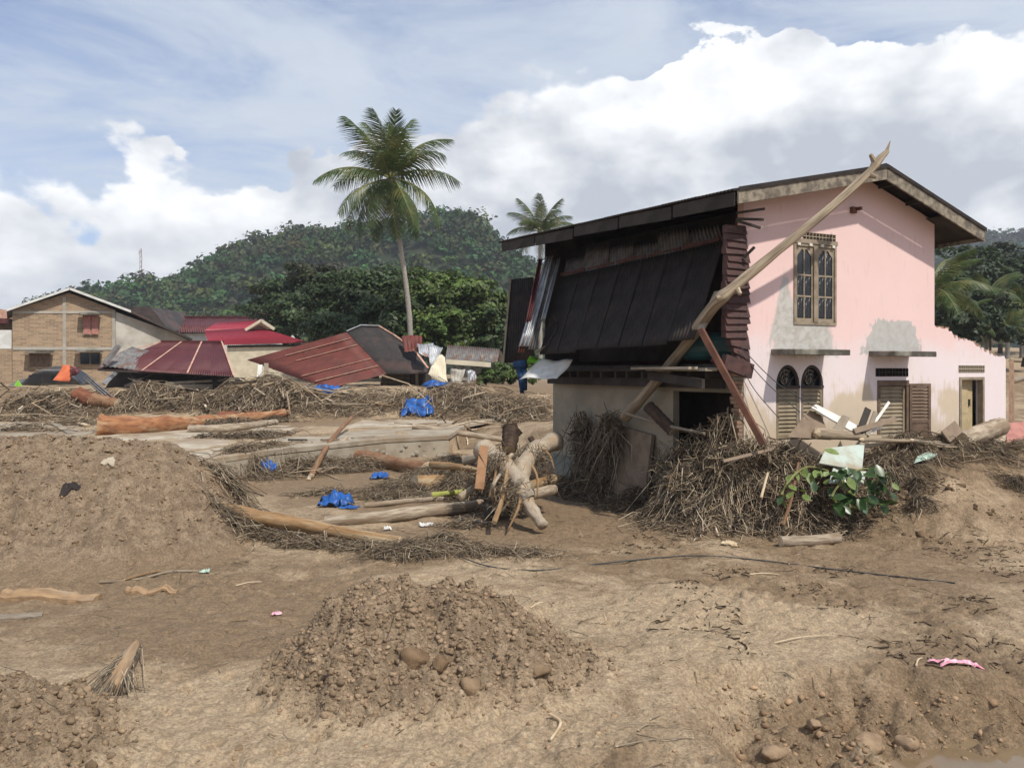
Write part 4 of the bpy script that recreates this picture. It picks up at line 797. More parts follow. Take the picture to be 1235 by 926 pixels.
strips(SD, [P(537, 434, 42), P(600, 437, 42), P(603, 421, 45), P(540, 416, 45)], 4, 7, 'roof_grey'); mk('fallen_beam', *bar(P(538, 436, 41), P(592, 440, 41), .35, .25), 'cream_wall', SD); mk('wall_panel', *poly([(546, 458), (585, 460), (583, 443), (548, 441)], 42.5, .2), 'plaster_grey', SD)
for k in range(5): mk('shed_post', *bar(P(545+k*11, 460, 42), P(549+k*11, 428, 43), .12, .12), 'plank_weathered', SD)
scrap(568, 39, [(562, 448, .3), (574, 446, .5), (574, 462, 0), (565, 462, 0)], 'zinc', 'bent pale sheet standing in rubble by the flattened shed', 4, .1); scrap(550, 38, [(543, 446, .3), (562, 444, .5), (555, 466, 0), (545, 466, 0)], 'plaster_grey', 'grey sheet slumped below the flattened shed', 4, .1)
# ------------------------------------------------------------------ overturned car by the brick house
CR = thing('black_car', tuple(P(45, 476, 42)), 'mud-stained black car wrecked and tilted against the brick house', 'car')
def car():
    o = P(6, 481, 41.5); sc = 1.0; ca, sa = math.cos(.18), math.sin(.18); ro = .22
    def q(x, y, z):
        z2 = z*math.cos(ro)+y*math.sin(ro)-.25; y2 = y*math.cos(ro)-z*math.sin(ro); return o+np.array((x*ca-y2*sa, x*sa+y2*ca, z2+.08*x*.3))
    prof = [(0, .35), (.02, .75), (.15, .95), (.85, 1.08), (1.45, 1.58), (2.1, 1.70), (3.1, 1.66), (3.75, 1.15), (3.95, .9), (3.95, .4)]; n = len(prof); V = []
    for y, ins in ((0, .0), (.12, .0), (1.48, .0), (1.6, .0)):
        for (x, z) in prof: tz = .10 if (z > 1.2 and y in (0, 1.6)) else 0; V.append(q(x+(0 if y in (.12, 1.48) else .06*(1 if x < 1 else -1)), y+(tz if y == 0 else -tz if y == 1.6 else 0), z-(.05 if y in (0, 1.6) and z > 1 else 0)))
    Fc = [(i, n+i, n+i+1, i+1) for i in range(n-1)]+[(n+i, 2*n+i, 2*n+i+1, n+i+1) for i in range(n-1)]+[(2*n+i, 3*n+i, 3*n+i+1, 2*n+i+1) for i in range(n-1)]+[tuple(range(n)), tuple(range(4*n-1, 3*n-1, -1))]
    body = mk('body', V, Fc, 'car_black', CR, bevel=.03)
    mk('windscreen', *hexa([q(.92, .2, 1.10), q(.92, 1.4, 1.10), q(.95, 1.4, 1.12), q(.95, .2, 1.12)], [q(1.38, .25, 1.56), q(1.38, 1.35, 1.56), q(1.42, 1.35, 1.58), q(1.42, .25, 1.58)]), 'glass_dark', CR)
    for (a, b) in ((1.15, 1.9), (1.98, 2.7), (2.78, 3.35)): mk('side_window', *hexa([q(a, -.005, 1.08), q(b, -.005, 1.08), q(b, .1, 1.08), q(a, .1, 1.08)], [q(a+(.3 if a < 1.5 else 0), .06, 1.52), q(b-(.25 if b > 3 else 0), .06, 1.52), q(b-.1, .12, 1.52), q(a+.1, .12, 1.52)]), 'glass_dark', CR)
    for x in (.75, 3.15):
        wv, wf, _ = tube([q(x, -.05, .36), q(x, .16, .36)], .33, 18); w_ = mk('wheel', wv, wf, 'rubber', CR, smooth=False); rv, rf, _ = tube([q(x, -.07, .36), q(x, .0, .36)], .2, 14); mk('rim', rv, rf, 'chrome', w_)
    for y in (.18, 1.2): mk('headlight', *hexa([q(-.03, y, .68), q(-.03, y+.3, .68), q(.1, y+.3, .68), q(.1, y, .68)], [q(.03, y, .82), q(.03, y+.3, .82), q(.12, y+.3, .84), q(.12, y, .84)]), 'lamp_glass', CR)
    mk('bumper', *hexa([q(-.1, 0, .32), q(-.1, 1.6, .32), q(.1, 1.6, .32), q(.1, 0, .32)], [q(-.08, 0, .58), q(-.08, 1.6, .58), q(.1, 1.6, .58), q(.1, 0, .58)]), 'car_black', CR); mk('trim_strip', *bar(q(.3, -.03, .72), q(3.7, -.03, .74), .03, .05), 'chrome', CR); mk('roof_rail', *bar(q(1.6, .2, 1.76), q(3.2, .2, 1.74), .04, .04), 'chrome', CR)
car()
scrap(77, 40, [(64, 459, 0), (84, 460, 0), (91, 442, .6), (76, 440, .6)], 'orange_board', 'faded orange panel leaning beside the wrecked black car', 2, .03, 'panel', cat='panel', amp=0); scrap(90, 40, [(84, 452, 0), (97, 450, 0), (95, 441, .4), (86, 443, .4)], 'maroon', 'small crumpled red sheet next to the faded orange panel', 3, .1)
mk('plank', *bar(P(29, 476, 39), P(20, 461, 39.4), .28, .06, (0, 1, 0)), 'green_plastic', label='lime-green plank leaning on the wrecked black car', cat='plank')
mk('plastic_scrap', *patch([P(3, 479, 38), P(20, 479, 38), P(16, 475, 38.6), P(4, 475, 38.6)], 4, 4, crumple=.04), 'green_plastic', solid=.01, label='green plastic scrap on mud below the wrecked car', cat='plastic scrap')
# ------------------------------------------------------------------ radio mast
TW = thing('radio_mast', tuple(P(170, 372, 380)), 'thin lattice radio mast rising above the wooded hill', 'mast'); b0, b1 = P(170, 385, 380), P(170, 300, 380)
for k, (dx, dy) in enumerate(((-1, -.6), (1, -.6), (0, 1.1))): mk('mast_leg', *bar(b0+(dx*.9, dy*.9, 0), b1+(dx*.35, dy*.35, 0), .22, .22), 'tower_steel', TW)
for k in range(14):
    t = (k+.3)/14.3; c = lerp(b0, b1, t); r = .9+(.35-.9)*t; c2 = lerp(b0, b1, t+.06); mk('cross_brace', *join(bar(c+(-r, -.6*r, 0), c2+(r, -.6*r, 0), .13, .13), bar(c+(r, -.6*r, 0), c2+(0, 1.1*r, 0), .13, .13)), 'tower_steel', TW)
for k in (0, 1): mk('antenna', *bar(b1+(-.7+1.4*k, -.5, -3.-3*k), b1+(-.7+1.4*k, -.5, -1.-3*k), .4, .4), 'white_wall', TW)
# ------------------------------------------------------------------ vegetation
def leaf_colors(rg, n, base_c, var, per=4): c = np.array(base_c)*rg.uniform(1-var, 1+var, (n, 1))*(1+rg.normal(0, .07, (n, 3))); return np.repeat(np.clip(c, .004, 1), per, 0)
def crown(c, rad, n, size, rg, clumps=40, tint=(.07, .10, .03), var=.35, droop=0.):
    """leaves gathered in clumps around c inside an uneven ellipsoid"""
    c = np.array(c); rad = np.array(rad); d = rg.normal(0, 1, (clumps, 3)); d /= np.linalg.norm(d, axis=1)[:, None]; d[:, 2] = np.where(d[:, 2] < -.35, -d[:, 2], d[:, 2])
    cc = d*rg.uniform(.45, 1.0, (clumps, 1))*(1+.15*rg.normal(0, 1, (clumps, 1))); cr = rg.uniform(.16, .34, clumps); k = rg.integers(0, clumps, n); o = rg.normal(0, 1, (n, 3)); o /= np.linalg.norm(o, axis=1)[:, None]
    o[:, 2] = np.abs(o[:, 2])*np.where(rg.random(n) < .75, 1, -1); q = cc[k]+o*cr[k][:, None]*rg.uniform(.55, 1.1, (n, 1))*(1, 1, .8)
    N = o*.6+d[k]*.5+rg.normal(0, .45, (n, 3))+(0, 0, .35); tc = rg.uniform(.7, 1.35, clumps)[k]
    V, Fc = kites(c+q*rad, N, size*rg.uniform(.6, 1.3, n), rg); col = leaf_colors(rg, n, tint, var)*np.repeat(tc, 4)[:, None]; return V, Fc, col, c+cc*rad
def tree(name, px, py_c, D, rx, rz, zg, label, n, size, seed, tint, clumps=40, group=None, lean=0, trunk_r=.28):
    rg = np.random.default_rng(seed); c = P(px, py_c, D); t = thing(name, (c[0]+lean, D, zg), label, 'tree', group); V, Fc, col, cc = crown(c, (rx, rx*.85, rz), n, size, rg, clumps, tint)
    mk('crown', V, Fc, 'leaf', t, col=col); b = np.array((c[0]+lean, D, zg-.3)); tv = []
    v, f, uv = tube(spline([b, lerp(b, c, .5)+(.2, 0, 0), c+(0, 0, rz*.4)], 8), np.linspace(trunk_r, trunk_r*.35, 8), 8, .08, seed); mk('trunk', v, f, 'bark', t, smooth=True, uv=uv)
    for q in cc[::max(1, len(cc)//7)][:7]: v, f, uv = tube(spline([lerp(b, c, rg.uniform(.55, .95)), lerp(lerp(b, c, .8), q, .5)+(0, 0, .2), q], 6), np.linspace(trunk_r*.4, .04, 6), 6, .05, seed); mk('limb', v, f, 'bark', t, smooth=True, uv=uv)
    return t
G1, G2, G3 = (.048, .074, .026), (.10, .145, .034), (.060, .088, .033)
tree('tree', 372, 376, 72, 6.4, 2.88, 2.0, 'broad dark green tree above the fallen rust-red roof slope', 12750, 0.216, 1, G1, 60)
tree('tree', 404, 356, 74, 5.2, 2.72, 2.0, 'tall dark tree with brownish crown between the hill and the broad dark tree', 11050, 0.216, 2, (.048, .056, .021), 50)
tree('tree', 452, 372, 58, 4.6, 2.88, 2.0, 'dark rounded tree directly behind the dark hip roof', 11050, 0.216, 3, G1, 50)
tree('tree', 530, 376, 52, 3.7, 2.40, 2.0, 'bright leafy tree just past the tall coconut palm trunk', 12750, 0.194, 4, G2, 60)
tree('tree', 572, 382, 50, 3.0, 2.08, 2.0, 'lighter green spreading tree beside the hanging dark sheet of the pink house', 11050, 0.187, 5, (.072, .105, .026), 50)
tree('tree', 500, 389, 50, 2.6, 1.84, 2.0, 'low dense tree wrapped round the foot of the coconut palm', 7650, 0.180, 6, G3, 40)
tree('tree', 345, 401, 70, 2.2, 1.60, 2.0, 'low dark tree close beside the bright crimson roof', 5950, 0.202, 7, G1, 36)
tree('tree', 420, 404, 52, 3.2, 1.44, 2.0, 'low mid-green tree behind the peak of the rusty fallen roof', 5950, 0.187, 8, G3, 36)
tree('tree', 600, 404, 56, 2.6, 1.92, 2.0, 'shady tree next to the hanging dark sheet, behind the lighter green one', 5950, 0.194, 9, G1, 36)
tree('tree', 240, 395, 84, 3.0, 1.52, 2.0, 'small tree peeping above the long dark maroon roof', 3740, 0.245, 10, G3, 30)
# shrubs by the flattened shed
for k, (px, py, D, r, lab) in enumerate(((604, 452, 42, 1.1, 'leafy green shrub under the hanging dark sheet'), (627, 455, 41, 1.1, 'leafy green shrub beside the blue trousers hanging from the house'), (583, 460, 41, .7, 'small green shrub between flattened shed and pink house'), (648, 450, 42, 1.1, 'green shrub behind the white draped sheet'))):
    rg = np.random.default_rng(50+k); V, Fc, col, cc = crown(P(px, py, D), (r, r, r*.8), 900, .13, rg, 18, (.075, .11, .03)); mk('shrub', V, Fc, 'leaf', col=col, label=lab, cat='shrub', group='shrubs at the back of the rubble')
for k, (px, py, D, r, lab) in enumerate(((478, 412, 49, 2.2, 'dark bush filling the gap behind the dark hip roof'), (520, 414, 48, 2.0, 'bright bush behind the crumpled zinc sheets'), (560, 408, 49, 2.3, 'bright bush hanging over the flattened shed'), (596, 415, 49, 2.2, 'dark bush between the flattened shed and the hanging dark sheet'), (395, 405, 54, 2.4, 'dark bush behind the rust-red fallen roof'), (445, 392, 52, 2.4, 'mid-green bush above the peak of the fallen dark hip roof'))):
    rg = np.random.default_rng(90+k); V, Fc, col, cc = crown(P(px, py, D), (r, r, r*.9), 2600, .19, rg, 30, (G1, G2, G2, G1, G1, G3)[k]); mk('bush', V, Fc, 'leaf', col=col, label=lab, cat='bush', group='bushes under the trees')
for k, (px, py, D, r, lab) in enumerate(((1150, 398, 47, 1.9, 'dark bush behind the jagged top of the broken wing wall'), (1182, 402, 52, 2.0, 'dark bush past the jagged wall top, under the dark palm'), (1212, 400, 56, 2.2, 'dark bush in front of the low dark tree on the far bank'), (1240, 402, 58, 2.2, 'dark bush at the outer end of the bare far bank'), (1172, 378, 62, 2.6, 'dark bush filling the gap between the palms'), (1225, 372, 66, 3.0, 'dark bush under the farther blue hill'))):
    rg = np.random.default_rng(190+k); V, Fc, col, cc = crown(P(px, py, D), (r, r, r*.9), 2000, .22, rg, 26, (.034, .052, .02)); mk('bush', V, Fc, 'leaf', col=col, label=lab, cat='bush', group='dark bushes on the far bank')
# coconut palms
def frond_mesh(seed, L=3.8, droop=1.0, nl=58):
    rg = np.random.default_rng(seed); s = np.linspace(0, 1, 18); x = L*(s-.10*droop*s**3*1.2); z = L*(.30*s-.62*droop*s**2.3)*.8; ax = np.c_[x, .06*np.sin(s*4+seed), z]
    v0, f0, _ = tube(ax, np.linspace(.055, .008, 18), 5); V = [v0]; Fc = [np.array([q for q in f0 if len(q) == 4])]; off = len(v0); mi = [0]*len(Fc[0])
    for side in (-1, 1):
        t = np.linspace(.13, .995, nl)+rg.normal(0, .004, nl); t = np.clip(t, 0, 1); B = np.stack([np.interp(t, s, ax[:, k]) for k in range(3)], 1); tg = np.gradient(B, axis=0); tg /= np.linalg.norm(tg, axis=1)[:, None]
        ln = L*.235*np.sin(np.pi*np.clip(t*.86+.12, 0, 1))**.6*rg.uniform(.8, 1.1, nl)+.1; sw = .45+.5*t
        dr = tg*sw[:, None]+np.array((0, side, 0))+np.array((0, 0, -.35))-rg.random((nl, 1))*np.array((0, 0, .3)); dr /= np.linalg.norm(dr, axis=1)[:, None]
        m = B+dr*ln[:, None]*.5+np.array((0, 0, .02)); e = B+dr*ln[:, None]+np.array((0, 0, -1))*(ln*.34*(.6+.8*rg.random(nl)))[:, None]; wv = tg*.024
        vv = np.stack([B-wv, B+wv, m+wv*1.1, m-wv*1.1, e+wv*.12, e-wv*.12], 1).reshape(-1, 3); V.append(vv); q = np.array([(0, 1, 2, 3), (3, 2, 4, 5)]); Fc.append((np.arange(nl)[:, None, None]*6+q).reshape(-1, 4)+off); off += len(vv)
    me = mesh_data('frond', np.concatenate(V), np.concatenate(Fc), 'palm_leaf'); me.materials.append(MATS['palm_rachis']); idx = np.zeros(len(me.polygons), np.int32); idx[:len(Fc[0])] = 1; me.polygons.foreach_set('material_index', idx); return me
FR = {k: frond_mesh(k, 3.8, dr) for k, dr in enumerate((.55, .9, 1.25, 1.7, 2.1))}
def palm(name, base_p, top, label, fronds, scale=1., curve=(0, 0, 0), r0=.24, nuts=8, seed=0, group=None):
    rg = np.random.default_rng(seed); base_p, top = np.array(base_p, float), np.array(top, float); t = thing(name, tuple(base_p), label, 'palm tree', group)
    pts = spline([base_p-(0, 0, .4), lerp(base_p, top, .35)+np.array(curve), lerp(base_p, top, .7)+np.array(curve)*.7, top], 26); rr = np.linspace(r0, r0*.62, 26)*(1+.035*np.array([1, -1]*13)); rr[0] *= 1.4; rr[-2:] *= 1.35
    v, f, uv = tube(pts, rr, 10, .03, seed); mk('trunk', v, f, 'bark_palm', t, smooth=True, uv=uv)
    for (az_, el_, kind, sc) in fronds:
        o = bpy.data.objects.new('frond', FR[kind]); COLL.objects.link(o); o.parent = t; o.location = Vector(top-base_p)+Vector((0, 0, rg.uniform(-.15, .2)))*scale
        o.rotation_euler = Matrix.Rotation(math.radians(az_), 3, 'Z').to_4x4().to_3x3().to_euler() if 0 else (Matrix.Rotation(math.radians(az_), 3, 'Z') @ Matrix.Rotation(math.radians(-el_), 3, 'Y') @ Matrix.Rotation(rg.uniform(-.5, .5), 3, 'X')).to_euler()
        o.scale = (scale*sc,)*3
    for k in range(nuts): a = k*2.4; v, f = rock(top+np.array((.32*math.cos(a), .32*math.sin(a), -.28-.12*(k % 3)))*1.0, .15*scale, k, 1.15, 1); mk('coconut', v, f, 'coconut', t, smooth=True)
    return t
fr = []
for k in range(5): fr.append((k*72+20, 72+6*math.sin(k*2), 0, 1.0))
for k in range(5): fr.append((k*72+5, 46+8*math.sin(k*3), 0 if k % 2 else 1, 1.12))
for k in range(6): fr.append((k*60+28, 14+9*math.sin(k*1.7), 1, 1.15))
for k in range(5): fr.append((k*72+10, -20+9*math.sin(k*1.3), 1 if k % 2 else 2, 1.08))
for k in range(7): fr.append((k*51+35, -50+8*math.sin(k*2.2), 1, 1.0))
palm('coconut_palm', P(497, 470, 45), P(470, 216, 45), 'tall coconut palm with slender curved trunk rising above the fallen roofs', fr, 1.07, (.30, 0, 0), .175, 9, 1)
f2 = [(k*30, 60-22*(k % 3), 0 if k % 3 == 0 else 1, 1.05) for k in range(12)]+[(k*72+10, -20, 2, .9) for k in range(5)]
palm('coconut_palm', P(652, 440, 75), P(651, 281, 75), 'coconut palm peeping over the torn eave of the pink house', f2, 1.05, (0, 0, 0), .22, 4, 2)
palm('coconut_palm', P(1118, 420, 34), P(1122, 352, 34), 'pale-fronded palm right behind the upper wall of the pink house', [(k*33, 50-26*(k % 3), 1+(k % 3 > 0), 1) for k in range(14)], .72, (0, 0, 0), .18, 0, 3)
for k, (px, py, D, sc, lab) in enumerate(((1190, 360, 58, .8, 'dark palm above the broken wing wall'), (1232, 372, 62, .85, 'dark palm beside the bare far bank'), (1160, 385, 50, .6, 'low palm crouching behind the broken wing wall'), (1215, 395, 54, .6, 'low palm spreading over the small far hut'))):
    palm('palm', P(px, 425, D), P(px, py, D), lab, [(i*36+k*13, 52-30*(i % 3), 1+(i % 3 > 0), 1) for i in range(13)], sc, (0, 0, 0), .16, 0, 10+k)
for k, (px, py, D, rx, rz, tn, lab) in enumerate(((1165, 352, 72, 4.2, 3.4, G1, 'dark tree behind the palms by the broken wing wall'), (1205, 345, 80, 5, 3.8, (.04, .05, .022), 'wide dark tree with drooping crown under the far blue hill'), (1250, 350, 76, 4.5, 4, G1, 'dark tree at the end of the bare far bank'), (1140, 385, 60, 3, 2.6, G1, 'dark shrubby tree hugging the back of the pink house'), (1190, 392, 66, 3.6, 2.2, G1, 'low dark tree standing on the bare far bank'), (1235, 395, 68, 3.4, 2.2, G3, 'low mid-green tree on the bare far bank'))):
    tree('tree', px, py, D, rx, rz, 3.5, lab, 6500, .26, 30+k, tn, 44)
HU = thing('far_hut', tuple(P(1208, 412, 66)), 'small pale hut with low roof among the dark palms', 'hut'); mk('wall', *poly([(1196, 414), (1220, 414), (1220, 403), (1196, 403)], 66, 3), 'white_wall', HU); mk('roof', *poly([(1193, 403), (1223, 403), (1216, 396), (1200, 396)], 65.6, 3.8), 'zinc', HU)
# wooded hills
def hill(name, prof, Dr, Df, ntree, csize, seed, forest_label, tint, cr=4.2, hz=14):
    px = np.array([q[0] for q in prof], float); py = np.array([q[1] for q in prof], float); hx = (px-CX)/F*Dr; hzv = CZ-(py+hz*330/Dr-HY)/F*Dr; rg = np.random.default_rng(seed)
    def z(x, y):
        s = x*Dr/np.maximum(y, 1); ridge = np.interp(s, hx, hzv); t = st(Df, Dr, y); back = 1-st(Dr, Dr+(Dr-Df)*1.2, y)*.9; return ridge*(t**.8)*np.where(y > Dr, back, 1)+5*fbm(x*.018, y*.018, 3)*t
    xs = np.linspace(hx[0]*1.1, hx[-1]*1.1, 120); ys = np.linspace(Df, Dr+(Dr-Df)*1.2, 60); X, Y = np.meshgrid(xs, ys, indexing='ij'); Z = z(X, Y)-.5; Z[:, 0] -= 3
    mk(name, np.stack([X, Y, Z], 2).reshape(-1, 3), grid_faces(120, 60), 'hill_soil', smooth=True, kind='structure')
    x = rg.uniform(hx[0], hx[-1], ntree); y = rg.uniform(Df+5, Dr+25*Dr/330, ntree); zz = z(x, y); m_ = 60; R_ = cr*rg.uniform(.55, 1.45, ntree); VV, CC = [], []
    d_ = rg.normal(0, 1, (ntree, m_, 3)); d_ /= np.linalg.norm(d_, axis=2)[..., None]; d_[..., 2] = np.abs(d_[..., 2])*1.0-.25
    K = rg.normal(0, 2.4, (ntree, 3)); lump = 1+.28*np.sin(np.einsum('nmk,nk->nm', d_, K)*1.7)+.12*rg.normal(0, 1, (ntree, m_)); q = d_*lump[..., None]*R_[:, None, None]*np.array((1, 1, .85))
    q = q+np.stack([x, y, zz+R_*1.0+rg.uniform(0, 5, ntree)*(rg.random(ntree) < .4)], 1)[:, None]; N = d_+rg.normal(0, .4, d_.shape)+(0, 0, .3); n = ntree*m_
    V, Fc = kites(q.reshape(-1, 3), N.reshape(-1, 3), csize*rg.uniform(.6, 1.4, n), rg, 1.5); tt = np.array(tint)*np.stack([rg.uniform(.65, 1.5, ntree), rg.uniform(.7, 1.35, ntree), rg.uniform(.7, 1.3, ntree)], 1); col = np.repeat(np.repeat(tt, m_, 0)*rg.uniform(.7, 1.3, (n, 1)), 4, 0)
    mk('hill_forest', V, Fc, 'far_leaf', col=col, label=forest_label, cat='forest', kind='stuff'); return z
hz1 = hill('hill', [(-300, 400), (-100, 395), (0, 388), (60, 374), (105, 360), (170, 350), (215, 340), (260, 316), (300, 297), (350, 283), (400, 279), (440, 281), (480, 274), (510, 266), (545, 264), (575, 275), (600, 295), (625, 318), (680, 340), (800, 365), (1000, 385)], 330, 200, 3500, 1.1, 5, 'dense dark rainforest covering the rounded hill behind the palm', (.056, .088, .036), 3.3)
hz2 = hill('hill', [(900, 380), (1000, 350), (1080, 330), (1140, 318), (1180, 303), (1235, 292), (1320, 280), (1450, 300), (1600, 350)], 620, 330, 1500, 2.2, 6, 'hazy bluish forest on the farther hill past the dark palms', (.045, .062, .038), 6, 12)
EM = [(150, 344, 'thin tree standing clear on the hill skyline beside the radio mast'), (205, 338, 'bushy tree on the lower hill skyline right after the mast'), (238, 318, 'flat-topped tree jutting from the lower hill shoulder'), (268, 300, 'tall airy tree on the hill shoulder, its trunk bare'), (285, 297, 'paired airy tree beside the bare-trunked one on the hill shoulder'), (322, 290, 'dense tree poking above the middle skyline of the hill'), (366, 276, 'broad tree on the crest left of the palm crown'), (432, 273, 'tall tree on the crest seen through the drooping palm fronds'), (505, 262, 'dense tree on the summit right of the palm trunk'), (548, 258, 'topmost rounded tree on the hill summit'), (588, 279, 'tree on the steep fall of the summit'), (612, 302, 'tree low on the steep fall of the summit, by the torn eave')]
for k, (px, py, lab) in enumerate(EM):
    rg = np.random.default_rng(70+k); D = 326.; c = P(px, py+4, D); r = rg.uniform(2.6, 4.2); zg = float(hz1(np.array([c[0]]), np.array([D]))[0]); t = thing('hill_tree', (c[0], D, zg), lab, 'tree', 'trees standing out on the hill skyline')
    V, Fc, col, cc = crown(c, (r, r, r*.8), 420, .85, rg, 14, (.034, .046, .026)); mk('crown', V, Fc, 'far_leaf', t, col=col); v, f, uv = tube([np.array((c[0], D, min(zg, c[2]-4)-2)), c], [.45, .2], 6); mk('trunk', v, f, 'bark_palm', t, uv=uv)
gp = lambda px, py, v: Hs(gz(px, py, v)[0], v, gz(px, py, v)[1])
# ------------------------------------------------------------------ flood debris
PAL = np.array(((.36, .29, .21), (.25, .195, .14), (.50, .42, .31), (.14, .108, .08), (.32, .24, .16)))
def stalk_cloud(P0, rg, L, r, drape, flat=.35, yaw=None):
    """stalks centred on P0 lying on the surface drape(x, y)"""
    n = len(P0); a = rg.uniform(0, 2*np.pi, n) if yaw is None else rg.normal(yaw, .7, n); dr = np.stack([np.cos(a), np.sin(a), rg.normal(0, flat, n)], 1); ln = L*(.22+1.5*rg.random(n)**2.2)[:, None]
    A, B = P0-dr*ln/2, P0+dr*ln/2
    for Q in (A, B): zz = drape(Q[:, 0], Q[:, 1])+.01; lk = .45+.55*rg.random(n); Q[:, 2] = np.maximum(Q[:, 2], zz)*lk+zz*(1-lk)+rg.uniform(0, .10, n)*L*(rg.random(n) < .5)
    M = (A+B)/2+rg.normal(0, .12, (n, 3))*ln; M[:, 2] = np.maximum(M[:, 2], drape(M[:, 0], M[:, 1])+.01)
    return stalks(A, M, B, r*rg.uniform(.5, 1.5, n))
def heap(name, label, blobs, n, L, r, seed, bright=1., core=True, flat=.28, cat='debris', yaw=None):
    rg = np.random.default_rng(seed); bl = np.array(blobs, float)
    def hs(x, y):
        h = np.zeros_like(x)
        for (bx, by, rx, ry, hh) in bl: d = np.hypot((x-bx)/rx, (y-by)/ry); h = np.maximum(h, hh*(1-st(0., 1., d+.18*fbm(x*2+bx, y*2, 3)))*(1+.35*fbm(x*3.1, y*3.1+bx, 3)))
        return h
    su = lambda x, y: height(x, y)+hs(x, y)
    wgt = bl[:, 2]*bl[:, 3]*(.3+bl[:, 4]); k = rg.choice(len(bl), n, p=wgt/wgt.sum()); q = rg.normal(0, .48, (n, 2)); x = bl[k, 0]+q[:, 0]*bl[k, 2]; y = bl[k, 1]+q[:, 1]*bl[k, 3]
    P0 = np.stack([x, y, su(x, y)+rg.uniform(-.02, .09, n)*L], 1); V, Fc = stalk_cloud(P0, rg, L, r, su, flat, yaw); c = PAL[rg.integers(0, 5, n)]*rg.uniform(.6, 1.25, (n, 1))*bright; C = np.repeat(c, 9, 0)
    if core and bl[:, 4].max() > .12:
        x0, x1 = (bl[:, 0]-bl[:, 2]).min(), (bl[:, 0]+bl[:, 2]).max(); y0, y1 = (bl[:, 1]-bl[:, 3]).min(), (bl[:, 1]+bl[:, 3]).max(); nx, ny = max(8, int((x1-x0)/.1)), max(8, int((y1-y0)/.1)); X, Y = np.meshgrid(np.linspace(x0, x1, nx), np.linspace(y0, y1, ny), indexing='ij')
        hh = hs(X, Y); Z = np.where(hh > .02, height(X, Y)+hh*.86-.03+.05*fbm(X*6, Y*6, 2), height(X, Y, True)-.15); cv = np.stack([X, Y, Z], 2).reshape(-1, 3); cf = grid_faces(nx, ny)
        V = np.r_[V, cv]; Fc = np.r_[Fc, cf+len(C)]; C = np.r_[C, np.tile(np.array((.19, .137, .09)), (len(cv), 1))]
    return mk(name, V, Fc, 'straw', col=C, label=label, cat=cat, kind='stuff')
def gb(px, py, rx, ry, h): p = G(px, py); return (p[0], p[1], rx, ry, h)
h = lambda u, v, rx, ry, hh: (*Hs(u, v, 0)[:2], rx, ry, hh)
heap('debris_heap', 'great tangle of dry stalks and roots piled on the torn corner of the pink house', [h(-.1, -.1, 1.2, .75, 1.4), h(.7, -.25, 1.2, .75, 1.2), h(1.5, -.35, 1.0, .7, .85), h(-.75, .7, .9, .9, .95), h(.3, -.7, 1.4, .6, .5), h(1.9, -.5, .9, .6, .5), h(-.95, .1, .7, .7, .5)], 9500, .44, .0078, 1, 1.15)
heap('debris_heap', 'band of tangled stalks along the foot of the pink gable wall', [h(2.6, -.75, .9, .45, .42), h(3.5, -.6, .9, .4, .40), h(4.5, -.6, .9, .4, .32), h(5.4, -.65, .8, .4, .28), h(6.3, -.5, .6, .25, .14), h(7.1, -.5, .4, .2, .08)], 4200, .42, .007, 2, .95)
# stalks draped down the lower side wall, caught on the leaning pole
def drapery(name, label, pts, n, seed):
    rg = np.random.default_rng(seed); k = rg.integers(0, len(pts), n); t = np.array(pts)[k]; top = np.stack([t[:, 0]+rg.normal(0, .10, n), t[:, 1]+rg.normal(0, .10, n), t[:, 2]+rg.normal(0, .09, n)], 1); ln = rg.uniform(.3, 1, n)[:, None]*(top[:, 2:3]-height(top[:, 0], top[:, 1])[:, None])
    side = rg.normal(0, .36, (n, 3))*(1, 1, 0); B = top-np.c_[np.zeros((n, 2)), ln]+side*ln; M = (top+B)/2+rg.normal(0, .13, (n, 3)); V, Fc = stalks(top, M, B, .009*rg.uniform(.5, 1.6, n)); c = PAL[rg.integers(0, 5, n)]*rg.uniform(.5, 1.1, (n, 1)); return mk(name, V, Fc, 'straw', col=np.repeat(c, 9, 0), label=label, cat='debris', kind='stuff')
w3 = lambda v, z, u=-.3: tuple(Hs(u, v, z))
drapery('hanging_stalks', 'curtain of dead stalks hanging down the lower side wall from the leaning pole', [w3(5.5, 1.75), w3(5.3, 1.6), w3(5.0, 1.3), w3(4.7, 1.1), w3(4.2, 1.5, -.4), w3(3.95, 1.75, -.45), w3(3.8, 1.7, -.4), w3(3.7, 1.5), w3(5.15, .9)], 260, 4)
heap('debris_heap', 'brown stalks heaped along the foot of the lower side wall', [h(-.3, 5.2, .8, .6, .6), h(-.35, 4.0, .8, .6, .5), h(-.4, 6.6, .7, .5, .35), h(-.45, 2.7, .8, .6, .35)], 3200, .5, .009, 5, .85)
drapery('hanging_stalks', 'dead stalks hanging beside the dark opening at the torn corner', [w3(.3, 1.9, -.2), w3(.5, 1.7, -.35), w3(.15, 2.0, -.15), w3(1.2, 1.3, -.5), w3(1.6, 1.2, -.5)], 90, 6)
heap('debris_heap', 'matted dry stalks covering the slope below the fallen rust-red roof', [gb(322, 482, 2.5, 1.4, .8), gb(305, 487, 1.4, 1.0, .4), gb(370, 484, 2.4, 1.0, .11), gb(420, 486, 2.6, 1.0, .08), gb(480, 488, 2.4, .9, .06), gb(390, 497, 3.2, .7, .1)], 3200, .75, .014, 7, 1.25)
heap('debris_heap', 'thin litter of stalks on the bank toward the pink house', [gb(545, 487, 2.4, 1.5, .15), gb(600, 492, 2.4, 1.6, .12), gb(640, 500, 1.6, 1.6, .1), gb(580, 505, 2.6, 1.0, .1)], 1500, .9, .014, 8, 1.2)
